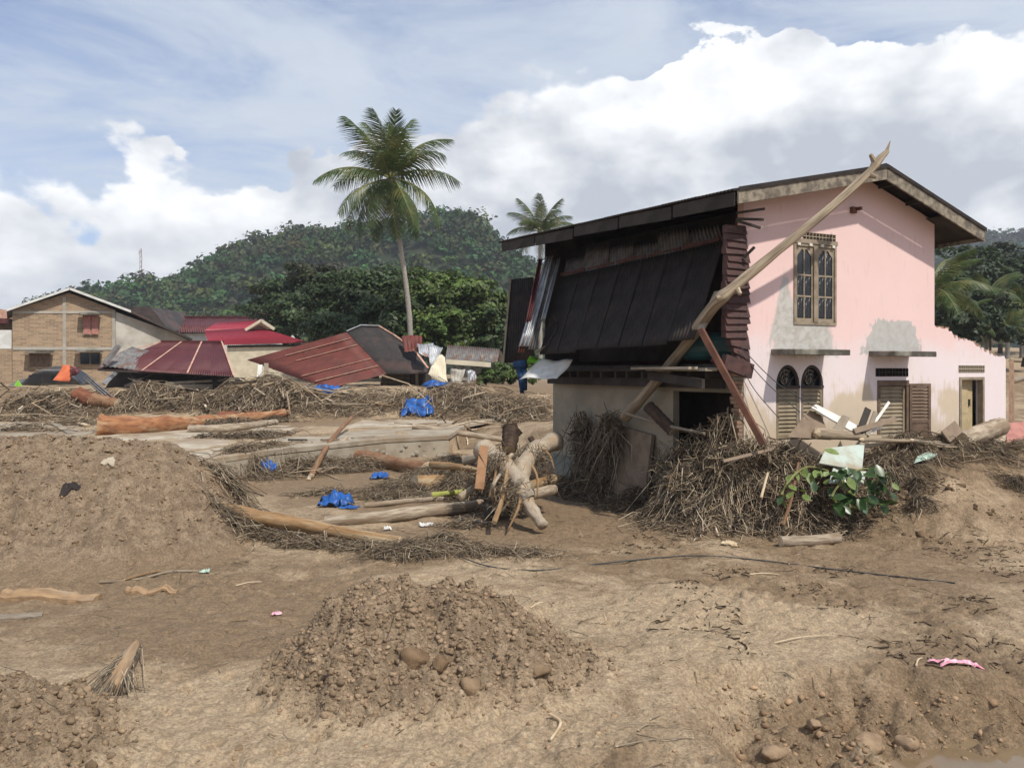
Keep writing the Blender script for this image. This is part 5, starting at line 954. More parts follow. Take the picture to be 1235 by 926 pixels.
heap('debris_heap', 'roots and stalks spilling from under the flat maroon roof', [gb(175, 484, 1.2, .8, .75), gb(205, 485, 1.2, .8, .15), gb(240, 486, 1.3, .8, .08), gb(275, 484, 1.2, .9, .45), gb(150, 487, 1.0, .7, .2)], 3200, .7, .015, 9, 1.15)
heap('debris_heap', 'dry stalks and mud heaped against the wrecked black car', [gb(60, 486, 1.6, .8, .3), gb(30, 487, 1.4, .8, .12), gb(95, 487, 1.2, .8, .2)], 700, .8, .017, 10, 1.2)
heap('debris_heap', 'straw caught along the big orange log', [gb(255, 516, 1.0, .35, .22), gb(285, 513, 1.0, .35, .2), gb(320, 508, 1.2, .4, .2)], 1500, .6, .014, 11)
heap('debris_heap', 'low streak of straw on the muddy terrace', [gb(270, 529, 1.0, .3, .06), gb(300, 528, 1.0, .3, .08), gb(325, 526, .8, .3, .06)], 900, .5, .012, 12, .8)
heap('debris_heap', 'stalks and roots washed against the terrace edge wall', [gb(310, 577, .9, .6, .25), gb(350, 571, .9, .5, .32), gb(390, 568, .8, .5, .28), gb(430, 566, .8, .5, .25), gb(275, 585, .5, .4, .12)], 3800, .55, .009, 13)
heap('debris_heap', 'dense jam of stalks packed around the forked pale trunk', [gb(520, 585, .9, .7, .45), gb(560, 590, .8, .6, .5), gb(590, 600, .6, .5, .5), gb(480, 592, .7, .5, .22), gb(545, 570, .9, .7, .4), gb(625, 585, .6, .5, .4), gb(600, 622, .35, .3, .42)], 9000, .42, .0075, 14, 1.0)
heap('debris_heap', 'frayed stalks trapped under the long brown log', [gb(290, 640, .4, .2, .12), gb(330, 652, .6, .2, .12), gb(380, 660, .6, .16, .08), gb(440, 662, .5, .15, .06)], 1700, .4, .0065, 15)
heap('debris_heap', 'flat spray of straw on bare mud before the logs', [gb(500, 668, .65, .28, .14), gb(535, 660, .45, .3, .16), gb(470, 672, .4, .2, .07), gb(600, 668, .9, .2, .03)], 2000, .42, .006, 16, 1.05)
heap('debris_heap', 'short straw wisps between the blue tarpaulin and pale log', [gb(395, 596, .8, .25, .05), gb(470, 603, .9, .25, .08), gb(520, 602, .6, .25, .1), gb(560, 635, .5, .2, .05)], 1300, .4, .007, 17)
heap('debris_heap', 'dark matted roots on the silt bank right of the pink house\'s debris', [gb(1105, 590, .22, .2, .22), gb(1108, 612, .3, .22, .18), gb(1228, 590, .4, .3, .15), gb(1060, 600, .3, .25, .15)], 900, .25, .006, 18, .55)
heap('debris_heap', 'streaks of dry stalks and boards on the far end of the terrace', [gb(40, 520, 2.2, .6, .12), gb(90, 512, 2.0, .6, .15), gb(60, 500, 2.5, .7, .15), gb(20, 508, 1.8, .5, .12), gb(130, 498, 1.8, .6, .12)], 900, .8, .014, 19, 1.2)
# twigs scattered over the open mud
rg = np.random.default_rng(21); n = 3000; x = rg.uniform(-5, 8, n); y = 5.2+10*rg.random(n)**.8; k = (vn(x*.9+5, y*.9) > .42) | (rg.random(n) < .25); x, y = x[k], y[k]; n = len(x)
V, Fc = stalk_cloud(np.stack([x, y, height(x, y)+.004], 1), rg, .16, .0035, height, .05); mk('twig_litter', V, Fc, 'straw', col=np.repeat(PAL[rg.integers(0, 5, n)]*rg.uniform(.35, 1.5, (n, 1)), 9, 0), label='twigs and straw bits scattered over the open mud', cat='twigs', kind='stuff')
rg = np.random.default_rng(22); n = 2400; x = rg.uniform(1.5, 9, n); y = rg.uniform(7.2, 13.5, n); k = vn(x*1.3, y*1.3+9) > .56-.03*x*.3; x, y = x[k], y[k]; n = len(x)
V, Fc = stalk_cloud(np.stack([x, y, height(x, y)+.006], 1), rg, .10, .008, height, .1); mk('wet_litter', V, Fc, 'straw', col=np.repeat(np.array((.075, .052, .036))*rg.uniform(.6, 1.6, (n, 1)), 9, 0), label='dark wet shreds on the mud near the pink wrapper', cat='twigs', kind='stuff')
def tangle(name, label, blobs, n, L, r, seed, bright=1.):
    """stalks criss-crossing inside upright lumps (centre, radii), thickest near the ground"""
    rg = np.random.default_rng(seed); k = rg.integers(0, len(blobs), n); c = np.array([q[0] for q in blobs])[k]; rr = np.array([q[1] for q in blobs])[k]; q = rg.normal(0, .45, (n, 3)); P0 = c+q*rr; dr = rg.normal(0, 1, (n, 3))*(1, 1, .9); dr /= np.linalg.norm(dr, axis=1)[:, None]; ln = L*(.25+1.3*rg.random(n)**2)[:, None]
    A, B = P0-dr*ln/2, P0+dr*ln/2; M = P0+rg.normal(0, .12, (n, 3))*ln
    for Q in (A, M, B): Q[:, 2] = np.maximum(Q[:, 2]-.0, height(Q[:, 0], Q[:, 1])+.01)
    B[:, 2] -= .25*ln[:, 0]*rg.random(n); V, Fc = stalks(A, M, B, r*rg.uniform(.5, 1.7, n)); return mk(name, V, Fc, 'straw', col=np.repeat(PAL[rg.integers(0, 5, n)]*rg.uniform(.55, 1.2, (n, 1))*bright, 9, 0), label=label, cat='debris', kind='stuff')
W = lambda u, v, z, a, b_, c_: (tuple(Hs(u, v, z)), (a, b_, c_))
tangle('tangled_roots', 'matted roots and stalks clinging to the lower side wall', [W(-.35, 5.35, 1.3, .22, .3, .42), W(-.35, 5.2, .8, .3, .4, .5), W(-.4, 4.9, .45, .4, .5, .45), W(-.4, 4.1, .5, .35, .45, .55), W(-.45, 3.85, 1.2, .22, .25, .55), W(-.45, 3.8, 1.65, .2, .2, .22), W(-.4, 4.5, .2, .5, .6, .3)], 1700, .45, .0085, 61, .9)
tangle('tangled_roots', 'ragged roots caught where the dark opening meets the torn corner', [W(-.3, .35, 1.55, .25, .3, .5), W(-.5, .9, 1.2, .3, .4, .4), W(-.6, 1.5, .9, .35, .45, .4)], 700, .4, .0085, 62, .9)
tangle('tangled_roots', 'root mat bunched on top of the great tangle', [W(.0, -.3, 1.4, .5, .4, .22), W(.6, -.45, 1.2, .5, .4, .22), W(-.5, 0, 1.2, .4, .4, .25), W(1.3, -.55, .95, .45, .35, .22), W(.1, -.75, .75, .5, .35, .3), W(-.9, .3, .8, .4, .4, .3), W(.9, -.9, .55, .5, .3, .25)], 2600, .42, .0085, 63, 1.15)
for seed, bl, n_, L_, r_, lab in ((71, [gb(330, 482, 2.6, 1.2, .75), gb(390, 486, 2.6, .9, .2), gb(460, 488, 2.6, .8, .15)], 90, 2.0, .05, 'splintered timber strewn below the fallen rust-red roof'), (72, [gb(200, 486, 2.4, .9, .3), gb(270, 485, 1.6, .9, .35)], 60, 2.0, .055, 'splintered timber strewn below the flat maroon roof'), (73, [gb(60, 490, 2.4, 1.2, .2), gb(60, 508, 2.5, 1.2, .05)], 60, 1.6, .05, 'splintered timber strewn before the wrecked car'), (74, [gb(540, 585, 1.0, .7, .35), gb(350, 574, 1.2, .5, .2), gb(600, 600, .8, .6, .4)], 90, .9, .022, 'broken sticks strewn among the log jam'), (75, [h(.3, -.6, 1.6, .7, .7), h(3.5, -.6, 2., .35, .35), h(5.5, -.6, 1.6, .3, .25)], 110, .9, .018, 'broken sticks strewn through the stalks by the pink house'), (76, [gb(600, 498, 2.4, 2., .1), gb(560, 512, 2.0, 1.5, .05)], 50, 1.6, .04, 'broken timber scattered between terrace and pink house')):
    heap('broken_timber', lab, bl, n_, L_, r_, seed, 1.35, core=False, flat=.22)
# ---- logs
def glog(pts, r0, r1, mat, label, seed=0, name='log', cat='log', k=12, wob=.10, lift=.75, n=22, cap_mat='cut_wood', group=None, bumps=0.):
    c = []; m = len(pts)
    for i, q in enumerate(pts): p = G(q[0], q[1]); r = r0+(r1-r0)*i/(m-1); c.append(p+np.array((0, r*.3, r*lift+(q[2] if len(q) > 2 else 0))))
    return plog(c, r0, r1, mat, label, seed, name, cat, k, wob, n, cap_mat, group, bumps)
def plog(c, r0, r1, mat, label, seed=0, name='log', cat='log', k=12, wob=.10, n=22, cap_mat='cut_wood', group=None, bumps=0.):
    c = spline(c, n) if len(c) > 2 else np.linspace(c[0], c[1], n); rr = np.linspace(r0, r1, n)*(1+.05*np.sin(np.arange(n)*1.9+seed)+bumps*np.maximum(0, np.sin(np.arange(n)*1.1+seed*2))**4); v, f, uv = tube(c, rr, k, wob, seed, cap=False); t = thing(name, tuple(c[n//2]), label, cat, group); mk('bark', v, f, mat, t, smooth=True, uv=uv)
    for i, s in ((0, -1), (n-1, 1)):
        ring = v[i*k:(i+1)*k]; ctr = ring.mean(0)+(c[i]-c[i-s])*.25; mk('cut_end', np.r_[ring, [ctr]], [(j, (j+1) % k, k) for j in range(k)], cap_mat, t)
    return t
glog([(119, 524), (165, 523), (230, 517), (290, 510), (346, 502)], .37, .16, 'trunk_orange', 'huge orange-barked log lying across the terrace', 1, bumps=.25, n=30)
glog([(262, 506), (300, 502), (335, 498), (346, 502)], .17, .11, 'trunk_red', 'red-brown root crown behind the huge orange log', 31, bumps=.5)
glog([(228, 522), (280, 520), (332, 512)], .16, .13, 'trunk_pale', 'pale barkless log lying alongside the huge orange log', 2)
glog([(93, 486), (112, 492)], .40, .34, 'trunk_red', 'shaggy dark red palm stump, the upper of two', 3, 'stump', 'stump', wob=.2); glog([(110, 493), (142, 496)], .36, .30, 'trunk_rust', 'shaggy rust-brown palm stump, the lower of two', 4, 'stump', 'stump', wob=.2)
plog([P(248, 612, 13.0), P(300, 622, 12.95), P(370, 634, 12.9), P(430, 645, 12.75), P(482, 653, 12.6)], .155, .085, 'trunk_brown', 'long brown log sloping down from the silt bank', 5)
glog([(392, 634), (450, 630), (520, 622), (580, 616)], .10, .135, 'trunk_pale', 'straight pale log pointing at the forked trunk', 6)
glog([(432, 560), (470, 566), (515, 573)], .24, .20, 'trunk_rust', 'rust-brown shaggy log below the terrace edge', 7, wob=.16); glog([(500, 590), (540, 588), (572, 582)], .19, .17, 'trunk_brown', 'short brown log jammed among stalks by the terrace end', 8)
glog([(498, 518), (550, 526), (612, 534)], .13, .10, 'trunk_pale', 'thin pale log sloping off the terrace corner', 9); glog([(375, 578), (398, 548, .2), (424, 520, .45)], .085, .06, 'trunk_rust', 'slim reddish pole sticking up from the stalks', 10, 'pole', 'pole')
glog([(372, 580), (390, 562, .1), (418, 545, .2)], .06, .10, 'trunk_pale', 'pale root branch under the slim reddish pole', 11, 'branch', 'branch'); glog([(470, 578), (490, 584), (508, 578)], .06, .09, 'trunk_brown', 'curled brown root beside the small blue scrap', 12, 'branch', 'branch')
# forked trunk by the side wall
material('split_board', (.33, .185, .10), (.22, .115, .06), 3, .85, .4)
FT = thing('forked_trunk', tuple(G(628, 600)), 'pale forked tree trunk tipped down before the lower side wall', 'log')
for pts, r0, r1, s in (([P(582, 541, 15.4), P(605, 560, 14.8), P(627, 583, 14.2), P(632, 600, 13.9)], .20, .155, 1), ([P(668, 532, 17.2), P(645, 545, 16.0), P(630, 566, 14.9), P(629, 590, 14.1)], .21, .165, 2), ([P(630, 592, 14.05), P(640, 612, 13.7), P(655, 634, 13.3)], .145, .085, 3)):
    c = spline(pts, 24); v, f, uv = tube(c, np.linspace(r0, r1, 24)*(1+.09*np.sin(np.arange(24)*.8+s)+.04*np.sin(np.arange(24)*2.3)), 20, .10, s); mk('limb', v, f, 'trunk_mottled', FT, smooth=True, uv=uv)
for q, r, dv in ((P(626, 583, 14.1), .175, (.05, -.03, -.10)), (P(634, 599, 13.85), .158, (.06, -.04, -.09)), (P(600, 556, 14.9), .195, (.09, -.02, -.08)), (P(648, 545, 16.1), .205, (-.10, -.04, -.07))):
    dv = np.array(dv); v, f, uv = tube([q+dv*.5, q, q-dv*.5], [r*.9, r*1.03, r*.93], 18, .16, 5); mk('bark_flap', v, f, 'trunk_grey', FT, uv=uv)
for k, (q0, q1) in enumerate(((P(598, 552, 14.8), P(590, 600, 14.2)), (P(640, 560, 15), P(648, 600, 14.4)), (P(628, 600, 13.8), P(612, 640, 13.3)), (P(650, 540, 15.9), P(668, 566, 15.6)))): v, f, uv = tube(spline([q0, lerp(q0, q1, .5)+(.06, -.05, .08), q1], 8), np.linspace(.035, .015, 8), 6, .1, k); mk('root', v, f, 'trunk_brown', FT, smooth=True, uv=uv)
plog([P(617, 518, 15.9), P(614, 542, 15.6)], .20, .14, 'trunk_dark', 'black rotten root ball standing on the forked trunk', 14, 'root_ball', 'stump', wob=.25)
mk('plank', *bar(P(584, 538, 14.6), P(578, 590, 14.2), .17, .06, (0, 1, .2)), 'split_board', label='splintered red-brown plank upright beside the forked trunk', cat='plank')
plog([P(640, 515+70, 15), P(668, 577, 16)], .09, .09, 'trunk_brown', 'stubby log end under the forked trunk, the upper one', 15); plog([P(638, 597, 14.6), P(668, 590, 15.4)], .10, .10, 'trunk_pale', 'stubby log end under the forked trunk, the lower one', 16)
for k, (q0, q1, q2, r0, r1, m_, lab) in enumerate((((560, 556, 16.2), (600, 548, 15.8), (650, 552, 16.4), .09, .07, 'trunk_grey', 'grey trunk crossing behind the forked trunk'), ((555, 600, 14.6), (585, 578, 14.9), (618, 548, 15.4), .075, .05, 'driftwood', 'slim grey-brown trunk slanting up into the forked trunk'), ((596, 630, 13.2), (606, 600, 13.7), (612, 566, 14.4), .05, .035, 'trunk_brown', 'thin brown branch leaning against the forked trunk'), ((520, 560, 17.5), (570, 566, 16.4), (615, 582, 15.2), .08, .06, 'trunk_brown', 'brown trunk buried in stalks between terrace and forked trunk'), ((640, 528, 17.0), (655, 556, 16.6), (664, 592, 15.8), .07, .05, 'trunk_dark', 'dark root hanging by the wall corner'))): plog([P(*q0), P(*q1), P(*q2)], r0, r1, m_, lab, k+40, 'trunk', 'log', k=10, wob=.14)
tangle('tangled_roots', 'root fibres draped over the forked trunk', [(tuple(P(600, 560, 14.6)), (.3, .25, .25)), (tuple(P(640, 548, 15.6)), (.35, .3, .2)), (tuple(P(615, 600, 13.8)), (.3, .25, .3)), (tuple(P(575, 580, 15)), (.35, .3, .2)), (tuple(P(655, 575, 15.6)), (.25, .3, .3))], 800, .4, .007, 64, 1.1)
glog([(440, 612), (500, 606), (535, 604)], .055, .055, 'trunk_pale', 'greyish bamboo stem beside the straight pale log', 17, 'bamboo_stem', 'bamboo', wob=.02)
material('bamboo_green', (.30, .31, .07), (.21, .21, .05), 2, .6, 0); plog([G(520, 604)+(0, 0, .12), G(566, 600)+(0, 0, .14)], .07, .06, 'bamboo_green', 'yellow-green bamboo stem in the stalk jam', 18, 'bamboo_stem', 'bamboo', wob=.02)
plog([G(600, 626)+(0, 0, .1), P(594, 590, 13.6), P(603, 572, 13.8)], .045, .03, 'trunk_pale', 'curved pale root arching over the stalk tuft', 19, 'branch', 'branch')
mk('rotten_stump', *rock(G(590, 628)+(0, .1, .14), .20, 3, 1.1, 2), 'plank_dark', smooth=True, label='black burnt-looking stump under the stalk tuft', cat='stump')
# foreground wood
def slab_log(px, py, L, w_, hgt, yaw, mat, label, seed, name='split_log'):
    p = G(px, py); a = np.array((math.cos(yaw), math.sin(yaw), 0)); s = np.array((-a[1], a[0], 0)); n = 16; V = []; rg = np.random.default_rng(seed)
    for i in range(n):
        t = i/(n-1); c = p+a*L*(t-.5); c[2] = gh(c[0], c[1]); ww = w_*(1-.25*abs(t-.5)*2)*(1+.12*rg.normal()); hh = hgt*(1-.4*t)*(1+.12*rg.normal())
        for dx, dz in ((-.5, -.1), (-.52, .5), (-.3, .95), (.25, 1.0), (.5, .7), (.5, -.1)): V.append(c+s*ww*dx*.9+(0, 0, hh*dz))
    V = np.array(V); Fc = [(i*6+j, i*6+(j+1) % 6, i*6+6+(j+1) % 6, i*6+6+j) for i in range(n-1) for j in range(6)]+[(5, 4, 3, 2, 1, 0), tuple(range((n-1)*6, n*6))]; uv = np.c_[np.tile(np.arange(6)/6, n), np.repeat(np.arange(n)/n*L, 6)]
    return mk(name, V, Fc, mat, uv=uv, smooth=False, label=label, cat='log')
material('split_wood', (.36, .235, .13), (.24, .155, .09), 2, .85, .5, 6, uv=True, stretch=(3, 1.5, 1), c3=(.33, .25, .17))
slab_log(62, 722, 1.15, .26, .13, .0, 'split_wood', 'half-buried split orange log at the foot of the tall silt bank', 1); slab_log(184, 716, .62, .17, .07, .08, 'split_wood', 'short split log end beside the half-buried orange one', 2); slab_log(15, 745, .6, .16, .05, .35, 'trunk_grey', 'grey splintered board sinking in mud below the split logs', 3)
glog([(120, 704), (165, 700), (205, 692), (238, 690)], .02, .018, 'trunk_pale', 'thin pale stick lying above the split log end', 20, 'stick', 'stick'); glog([(150, 700), (190, 690), (225, 690)], .014, .012, 'trunk_brown', 'thin brown stick crossing the pale one by the split logs', 21, 'stick', 'stick')
# frayed stump in the left foreground
FS = thing('frayed_stump', tuple(G(150, 825)), 'frayed yellow wood stump with splintered fibres in trampled mud', 'stump'); a, b = G(135, 838), G(165, 790); v, f, uv = tube(spline([a+(0, 0, .03), lerp(a, b, .5)+(0, 0, .09), b+(0, 0, .13)], 8), [.07, .075, .07, .065, .06, .05, .045, .035], 9, .2, 3); mk('core', v, f, 'split_wood', FS, smooth=True, uv=uv)
rg = np.random.default_rng(33); n = 160; t = rg.random(n); c0 = b+(a-b)*t[:, None]*.7+rg.normal(0, .035, (n, 3))*(1, .6, .3)+(0, 0, .10); c1 = a+(a-b)*rg.uniform(-.1, .25, (n, 1))+rg.normal(0, .11, (n, 3))*(1, .5, .1); c1[:, 2] = height(c1[:, 0], c1[:, 1])+.01; V, Fc = stalks(c0, (c0+c1)/2+(0, 0, .03), c1, .006*rg.uniform(.5, 1.5, n)); mk('fibres', V, Fc, 'straw', FS, col=np.repeat(PAL[rg.integers(0, 4, n)]*rg.uniform(.7, 1.3, (n, 1)), 9, 0))
glog([(942, 659), (980, 658), (1013, 654)], .09, .085, 'trunk_pale', 'short pale barkless log alone on wet mud before the great tangle', 22, wob=.06)
plog([gp(1160, 531, -.55), gp(1207, 514, -.45)], .17, .20, 'trunk_pale', 'sawn tree stump tipped up by the broken wing wall', 23, 'stump', 'stump')
plog([G(663, 866)+(0, 0, .03), G(676, 878)+(0, 0, .04), G(664, 896)+(0, 0, .02)], .014, .012, 'cut_wood', 'bent pale stick at the foot of the low dug heap', 24, 'stick', 'stick', k=6)
for k, (x0, y0, x1, y1, r, lab) in enumerate(((935, 776, 1000, 768, .007, 'wavy pale twig on dry mud above the ditch'), (745, 905, 835, 893, .007, 'long thin twig at the mouth of the ditch'), (905, 694, 938, 694, .012, 'short twig with dark end before the black cable'), (865, 733, 892, 735, .008, 'tiny straight twig on the open mud'), (285, 707, 315, 703, .009, 'small brown stick behind the low dug heap'), (600, 722, 640, 722, .008, 'pale splinter behind the low dug heap'), (640, 735, 655, 728, .01, 'brown chip behind the low dug heap'), (785, 870, 840, 855, .007, 'thin twig lying into the ditch'), (1105, 805, 1112, 795, .01, 'small upright pale chip beside the pink wrapper'), (770, 882, 790, 877, .009, 'pale flat chip by the ditch twigs'))):
    a, b = G(x0, y0)+(0, 0, .012), G(x1, y1)+(0, 0, .015); plog([a, lerp(a, b, .5)+(0, .02, .012), b], r, r*.6, 'cut_wood' if k % 2 == 0 else 'driftwood', lab, k, 'twig', 'stick', k=6, n=7)
# the long pole leaning through the torn corner, and the red-brown beam
pole = [P(753, 504, 16.9), P(790, 462, 15.9), P(830, 412, 14.6), P(860, 370, 13.7), P(882, 349, 13.5), P(935, 305, 13.55), P(1000, 252, 13.75), P(1046, 210, 13.95), P(1060, 193, 14.0), P(1071, 182, 14.05)]
c = spline(pole, 60); rr = np.interp(np.linspace(0, 1, 60), [0, .3, .45, .8, .9, 1], [.115, .108, .095, .064, .072, .03]); rr *= 1+.05*np.sin(np.arange(60)*.9)+.18*np.exp(-((np.arange(60)-24)/1.2)**2)+.2*np.exp(-((np.arange(60)-49)/1.2)**2)
LP = thing('leaning_trunk', tuple(c[0]), 'long bare tree trunk leaning up through the torn corner past the roof ridge', 'log'); v, f, uv = tube(c, rr, 12, .07, 3); mk('trunk', v, f, 'driftwood', LP, smooth=True, uv=uv)
for i, dv in ((24, (-.16, -.10, -.05)), (27, (.05, -.12, -.16)), (50, (-.12, -.05, .16)), (46, (.14, -.05, -.08))): v, f, uv = tube([c[i], c[i]+np.array(dv)], [.06, .035], 7, .1, i); mk('branch_stub', v, f, 'driftwood', LP, uv=uv)
for k in range(3): v, f, uv = tube([c[57], c[59]+np.array((.02*k, 0, .10+.04*k))], [.04, .008], 5, .1, k); mk('splinter', v, f, 'driftwood', LP, uv=uv)
mk('beam', *bar(P(845, 397, 13.6), P(921, 536, 13.05), .13, .10), 'beam_brown', label='red-brown squared beam leaning against the torn corner', cat='beam')
plog([P(753, 498, 16.4), P(800, 512, 15.4), P(850, 523, 14.2)], .035, .03, 'trunk_grey', 'thin grey branch slanting across the lower side wall', 25, 'branch', 'branch', k=7)
mk('plank', *bar(P(845, 398, 13.9), P(866, 352, 14.2), .14, .05), 'plank_weathered', label='pale splintered plank beside the bend of the leaning trunk', cat='plank')
# mud-caked board and black log against the side wall
mk('wall_slab', *hexa([Hs(-.55, 4.3, -.2), Hs(-.5, 2.5, -.1), Hs(-.4, 2.5, -.1), Hs(-.45, 4.3, -.2)], [Hs(-.12, 4.6, 1.62), Hs(-.12, 2.7, 1.45), Hs(-.04, 2.7, 1.45), Hs(-.04, 4.6, 1.62)]), 'mud_board', label='mud-caked slab leaning on the lower side wall', cat='slab')
plog([P(782, 490, 15.7), P(812, 520, 15.2)], .12, .11, 'trunk_dark', 'black charred log by the dark opening', 26)
# things on the torn upper floor
v, f, _ = tube([Hs(.35, .55, 3.28), Hs(-.28, 1.35, 3.28)], .27, 16); mk('plastic_drum', v, f, 'teal_plastic', bevel=.03, label='dark teal drum lying on the torn upper floor', cat='drum')
v, f = rock(Hs(-.2, .5, 2.98), .16, 8, .7, 2); mk('cloth_bundle', v, f, 'wall_inner_red', smooth=True, label='dark red bundle beside the teal drum', cat='bundle')
sheetpts = [P(690, 432, 17.9), P(672, 457, 17.6), P(626, 458, 18.1), P(655, 434, 18.4)]; v, f = patch(sheetpts, 12, 10, .05, .045, 3); mk('draped_sheet', v, f, 'white_plastic', smooth=True, solid=.008, label='white plastic sheet draped over the broken floor edge', cat='sheet')
v, f = patch([P(640, 430, 18.6), P(655, 432, 18.6), P(648, 440, 18.3), P(633, 438, 18.4)], 6, 6, .03, .05, 4); mk('cloth_scrap', v, f, 'green_plastic', smooth=True, solid=.01, label='green cloth scrap behind the white draped sheet', cat='cloth')
TRS = thing('trousers', tuple(P(630, 475, 18.4)), 'blue trousers hanging from the broken floor edge', 'trousers')
for dx in (0, 5): v, f, _ = tube([P(626+dx, 441, 18.4), P(628+dx*.9, 455, 18.35), P(629.5+dx*.8, 474-dx*.7, 18.4)], [.09, .075, .05], 9, .15, dx); mk('leg', v, f, 'blue_cloth', TRS, smooth=True)
v, f, _ = tube([P(620, 440, 18.4), P(634, 439, 18.3)], [.09, .12], 9, .15, 3); mk('waist', v, f, 'blue_cloth', TRS, smooth=True)
# boards in the band before the gable wall
def board(name, pts, th, mat, label, cat='board'):
    p = [np.array(q) for q in pts]; nn = np.cross(p[1]-p[0], p[3]-p[0]); nn = nn/np.linalg.norm(nn)*th; mk(name, *hexa([q for q in p], [q-nn for q in p]), mat, label=label, cat=cat, bevel=.006)
board('brown_panel', [gp(950, 527, -.75), gp(1003, 530, -.7), gp(990, 500, -.45), gp(976, 494, -.45)], .03, 'mud_board', 'brown panel slumped below the arched windows'); board('white_board', [gp(979, 491, -.6), gp(1030, 521, -.7), gp(1037, 514, -.5), gp(984, 487, -.42)], .035, 'white_board', 'white-edged board resting on the brown panel')
board('plank', [gp(1000, 524, -.8), gp(1014, 525, -.8), gp(1026, 503, -.6), gp(1017, 500, -.6)], .03, 'plank_weathered', 'short weathered plank propped on the white-edged board', 'plank')
for k, (x0, y0, x1, y1, w_, m_, lab) in enumerate(((1043, 526, 1072, 485, .05, 'white_board', 'thin white stick standing up before the louvred window'), (1040, 525, 1062, 512, .11, 'white_board', 'curved white splinter at the foot of the thin white stick'), (1035, 525, 1047, 493, .12, 'plank_dark', 'dark upright splinter before the louvred window'), (1046, 525, 1056, 497, .08, 'plank_weathered', 'grey upright splinter before the louvred window'), (1030, 520, 1080, 505, .1, 'mud_board', 'muddy plank slanting before the louvred window'), (985, 522, 1060, 528, .13, 'driftwood', 'pale log-like pole lying before the brown panel'), (1140, 527, 1156, 514, .25, 'mud_board', 'small muddy board propped beside the door'), (872, 556, 938, 540, .05, 'mud_board', 'muddy plank across the great tangle of stalks'), (1000, 545, 1110, 528, .06, 'driftwood', 'long thin pole lying along the stalk band'), (1040, 530, 1150, 534, .05, 'driftwood', 'thin pole near the door end of the stalk band'), (1100, 531, 1190, 545, .05, 'trunk_grey', 'grey pole running down off the stalk band'), (1080, 587, 1102, 586, .07, 'trunk_brown', 'short brown stick poking out of the broad green leaves'))):
    a, b = gp(x0, y0, -.62-.03*k), gp(x1, y1, -.45-.025*k)
    if m_ in ('driftwood', 'trunk_grey', 'trunk_brown'): plog([a, b], w_*.8, w_*.5, m_, lab, k, 'pole', 'pole', k=7, n=8)
    else: mk('plank', *bar(a, b, w_, .03, (0, -1, .3)), m_, label=lab, cat='plank')
board('mint_panel', [gp(988, 558, -1.15), gp(1040, 567, -1.25), gp(1043, 535, -.85), gp(996, 540, -.85)], .03, 'mint_board', 'pale mint board with mud streaks below the muddy planks'); board('mint_panel', [gp(1000, 582, -1.4), gp(1042, 583, -1.4), gp(1045, 568, -1.15), gp(1005, 564, -1.15)], .03, 'mint_board', 'pale mint board below the mud-streaked one by broad green leaves')
v, f = patch([gp(1100, 560, -1.15), gp(1128, 552, -1.0), gp(1126, 545, -.9), gp(1108, 549, -1.0)], 6, 6, .03, .04, 5); mk('plastic_scrap', v, f, 'mint_plastic', smooth=True, solid=.006, label='mint green plastic scrap below the door end of the stalk band', cat='plastic scrap')
# broad-leaved plant crushed in the tangle
def leaf_mesh():
    n = 7; V = []
    for i in range(n): t = i/(n-1); wd = .30*math.sin(math.pi*min(1, t*.97+.03))**.75; V += [(t, -wd, .10*wd-.22*t*t), (t, 0, -.04*math.sin(t*3)-.22*t*t), (t, wd, .10*wd-.22*t*t)]
    return mesh_data('leaf', np.array(V), np.array([(i*3+j, i*3+3+j, i*3+4+j, i*3+1+j) for i in range(n-1) for j in range(2)]), 'broad_leaf', smooth=True)
material('broad_leaf', (.040, .085, .024), (.026, .058, .018), 3, .35, 0, trans=.18, c3=(.07, .12, .03), spec=.5); LM = leaf_mesh()
material('broad_leaf_pale', (.20, .27, .085), (.14, .19, .05), 3, .45, 0, trans=.2); LM2 = LM.copy(); LM2.materials[0] = MATS['broad_leaf_pale']
def leafy(base_p, label, spots, seed, size):
    rg = np.random.default_rng(seed); t = thing('broad_leaved_plant', tuple(base_p), label, 'plant')
    for k, (q, pale) in enumerate(spots):
        o = bpy.data.objects.new('leaf', LM2 if pale else LM); COLL.objects.link(o); o.parent = t; o.location = Vector(np.array(q)-np.array(base_p)); s = size*rg.uniform(.7, 1.25); o.scale = (s, s, s); o.rotation_euler = (rg.uniform(-.9, .9), rg.uniform(-.5, 1.1), rg.uniform(-2.6, -.5))
    v, f, uv = tube(spline([np.array(base_p), np.array(spots[0][0]), np.array(spots[len(spots)//2][0]), np.array(spots[-1][0])], 12), np.linspace(.03, .012, 12), 6); mk('stem', v, f, 'palm_rachis', t, uv=uv)
rg = np.random.default_rng(44); sp = [(gp(rg.uniform(1000, 1075), rg.uniform(560, 612), -1.3-.35*rg.random()), rg.random() < .06) for k in range(75)]; sp.sort(key=lambda q: q[0][0]); leafy(G(1040, 615), 'crushed plant with broad glossy green leaves at the edge of the great tangle', sp, 1, .235)
sp = [(gp(rg.uniform(940, 1000), rg.uniform(540, 600), -1.1-.3*rg.random()), rg.random() < .6) for k in range(16)]; sp.sort(key=lambda q: q[0][0]); leafy(G(970, 630), 'sparse pale green leaves scattered through the great tangle', sp, 2, .20)
plog([gp(945, 632, -1.45), gp(955, 598, -1.3), gp(963, 558, -1.0)], .03, .022, 'trunk_rust', 'reddish root standing up the front of the great tangle', 27, 'branch', 'branch', k=7); plog([gp(918, 600, -1.3), gp(926, 570, -1.15)], .025, .02, 'cut_wood', 'pale bare splinter hanging before the great tangle', 28, 'branch', 'branch', k=7)
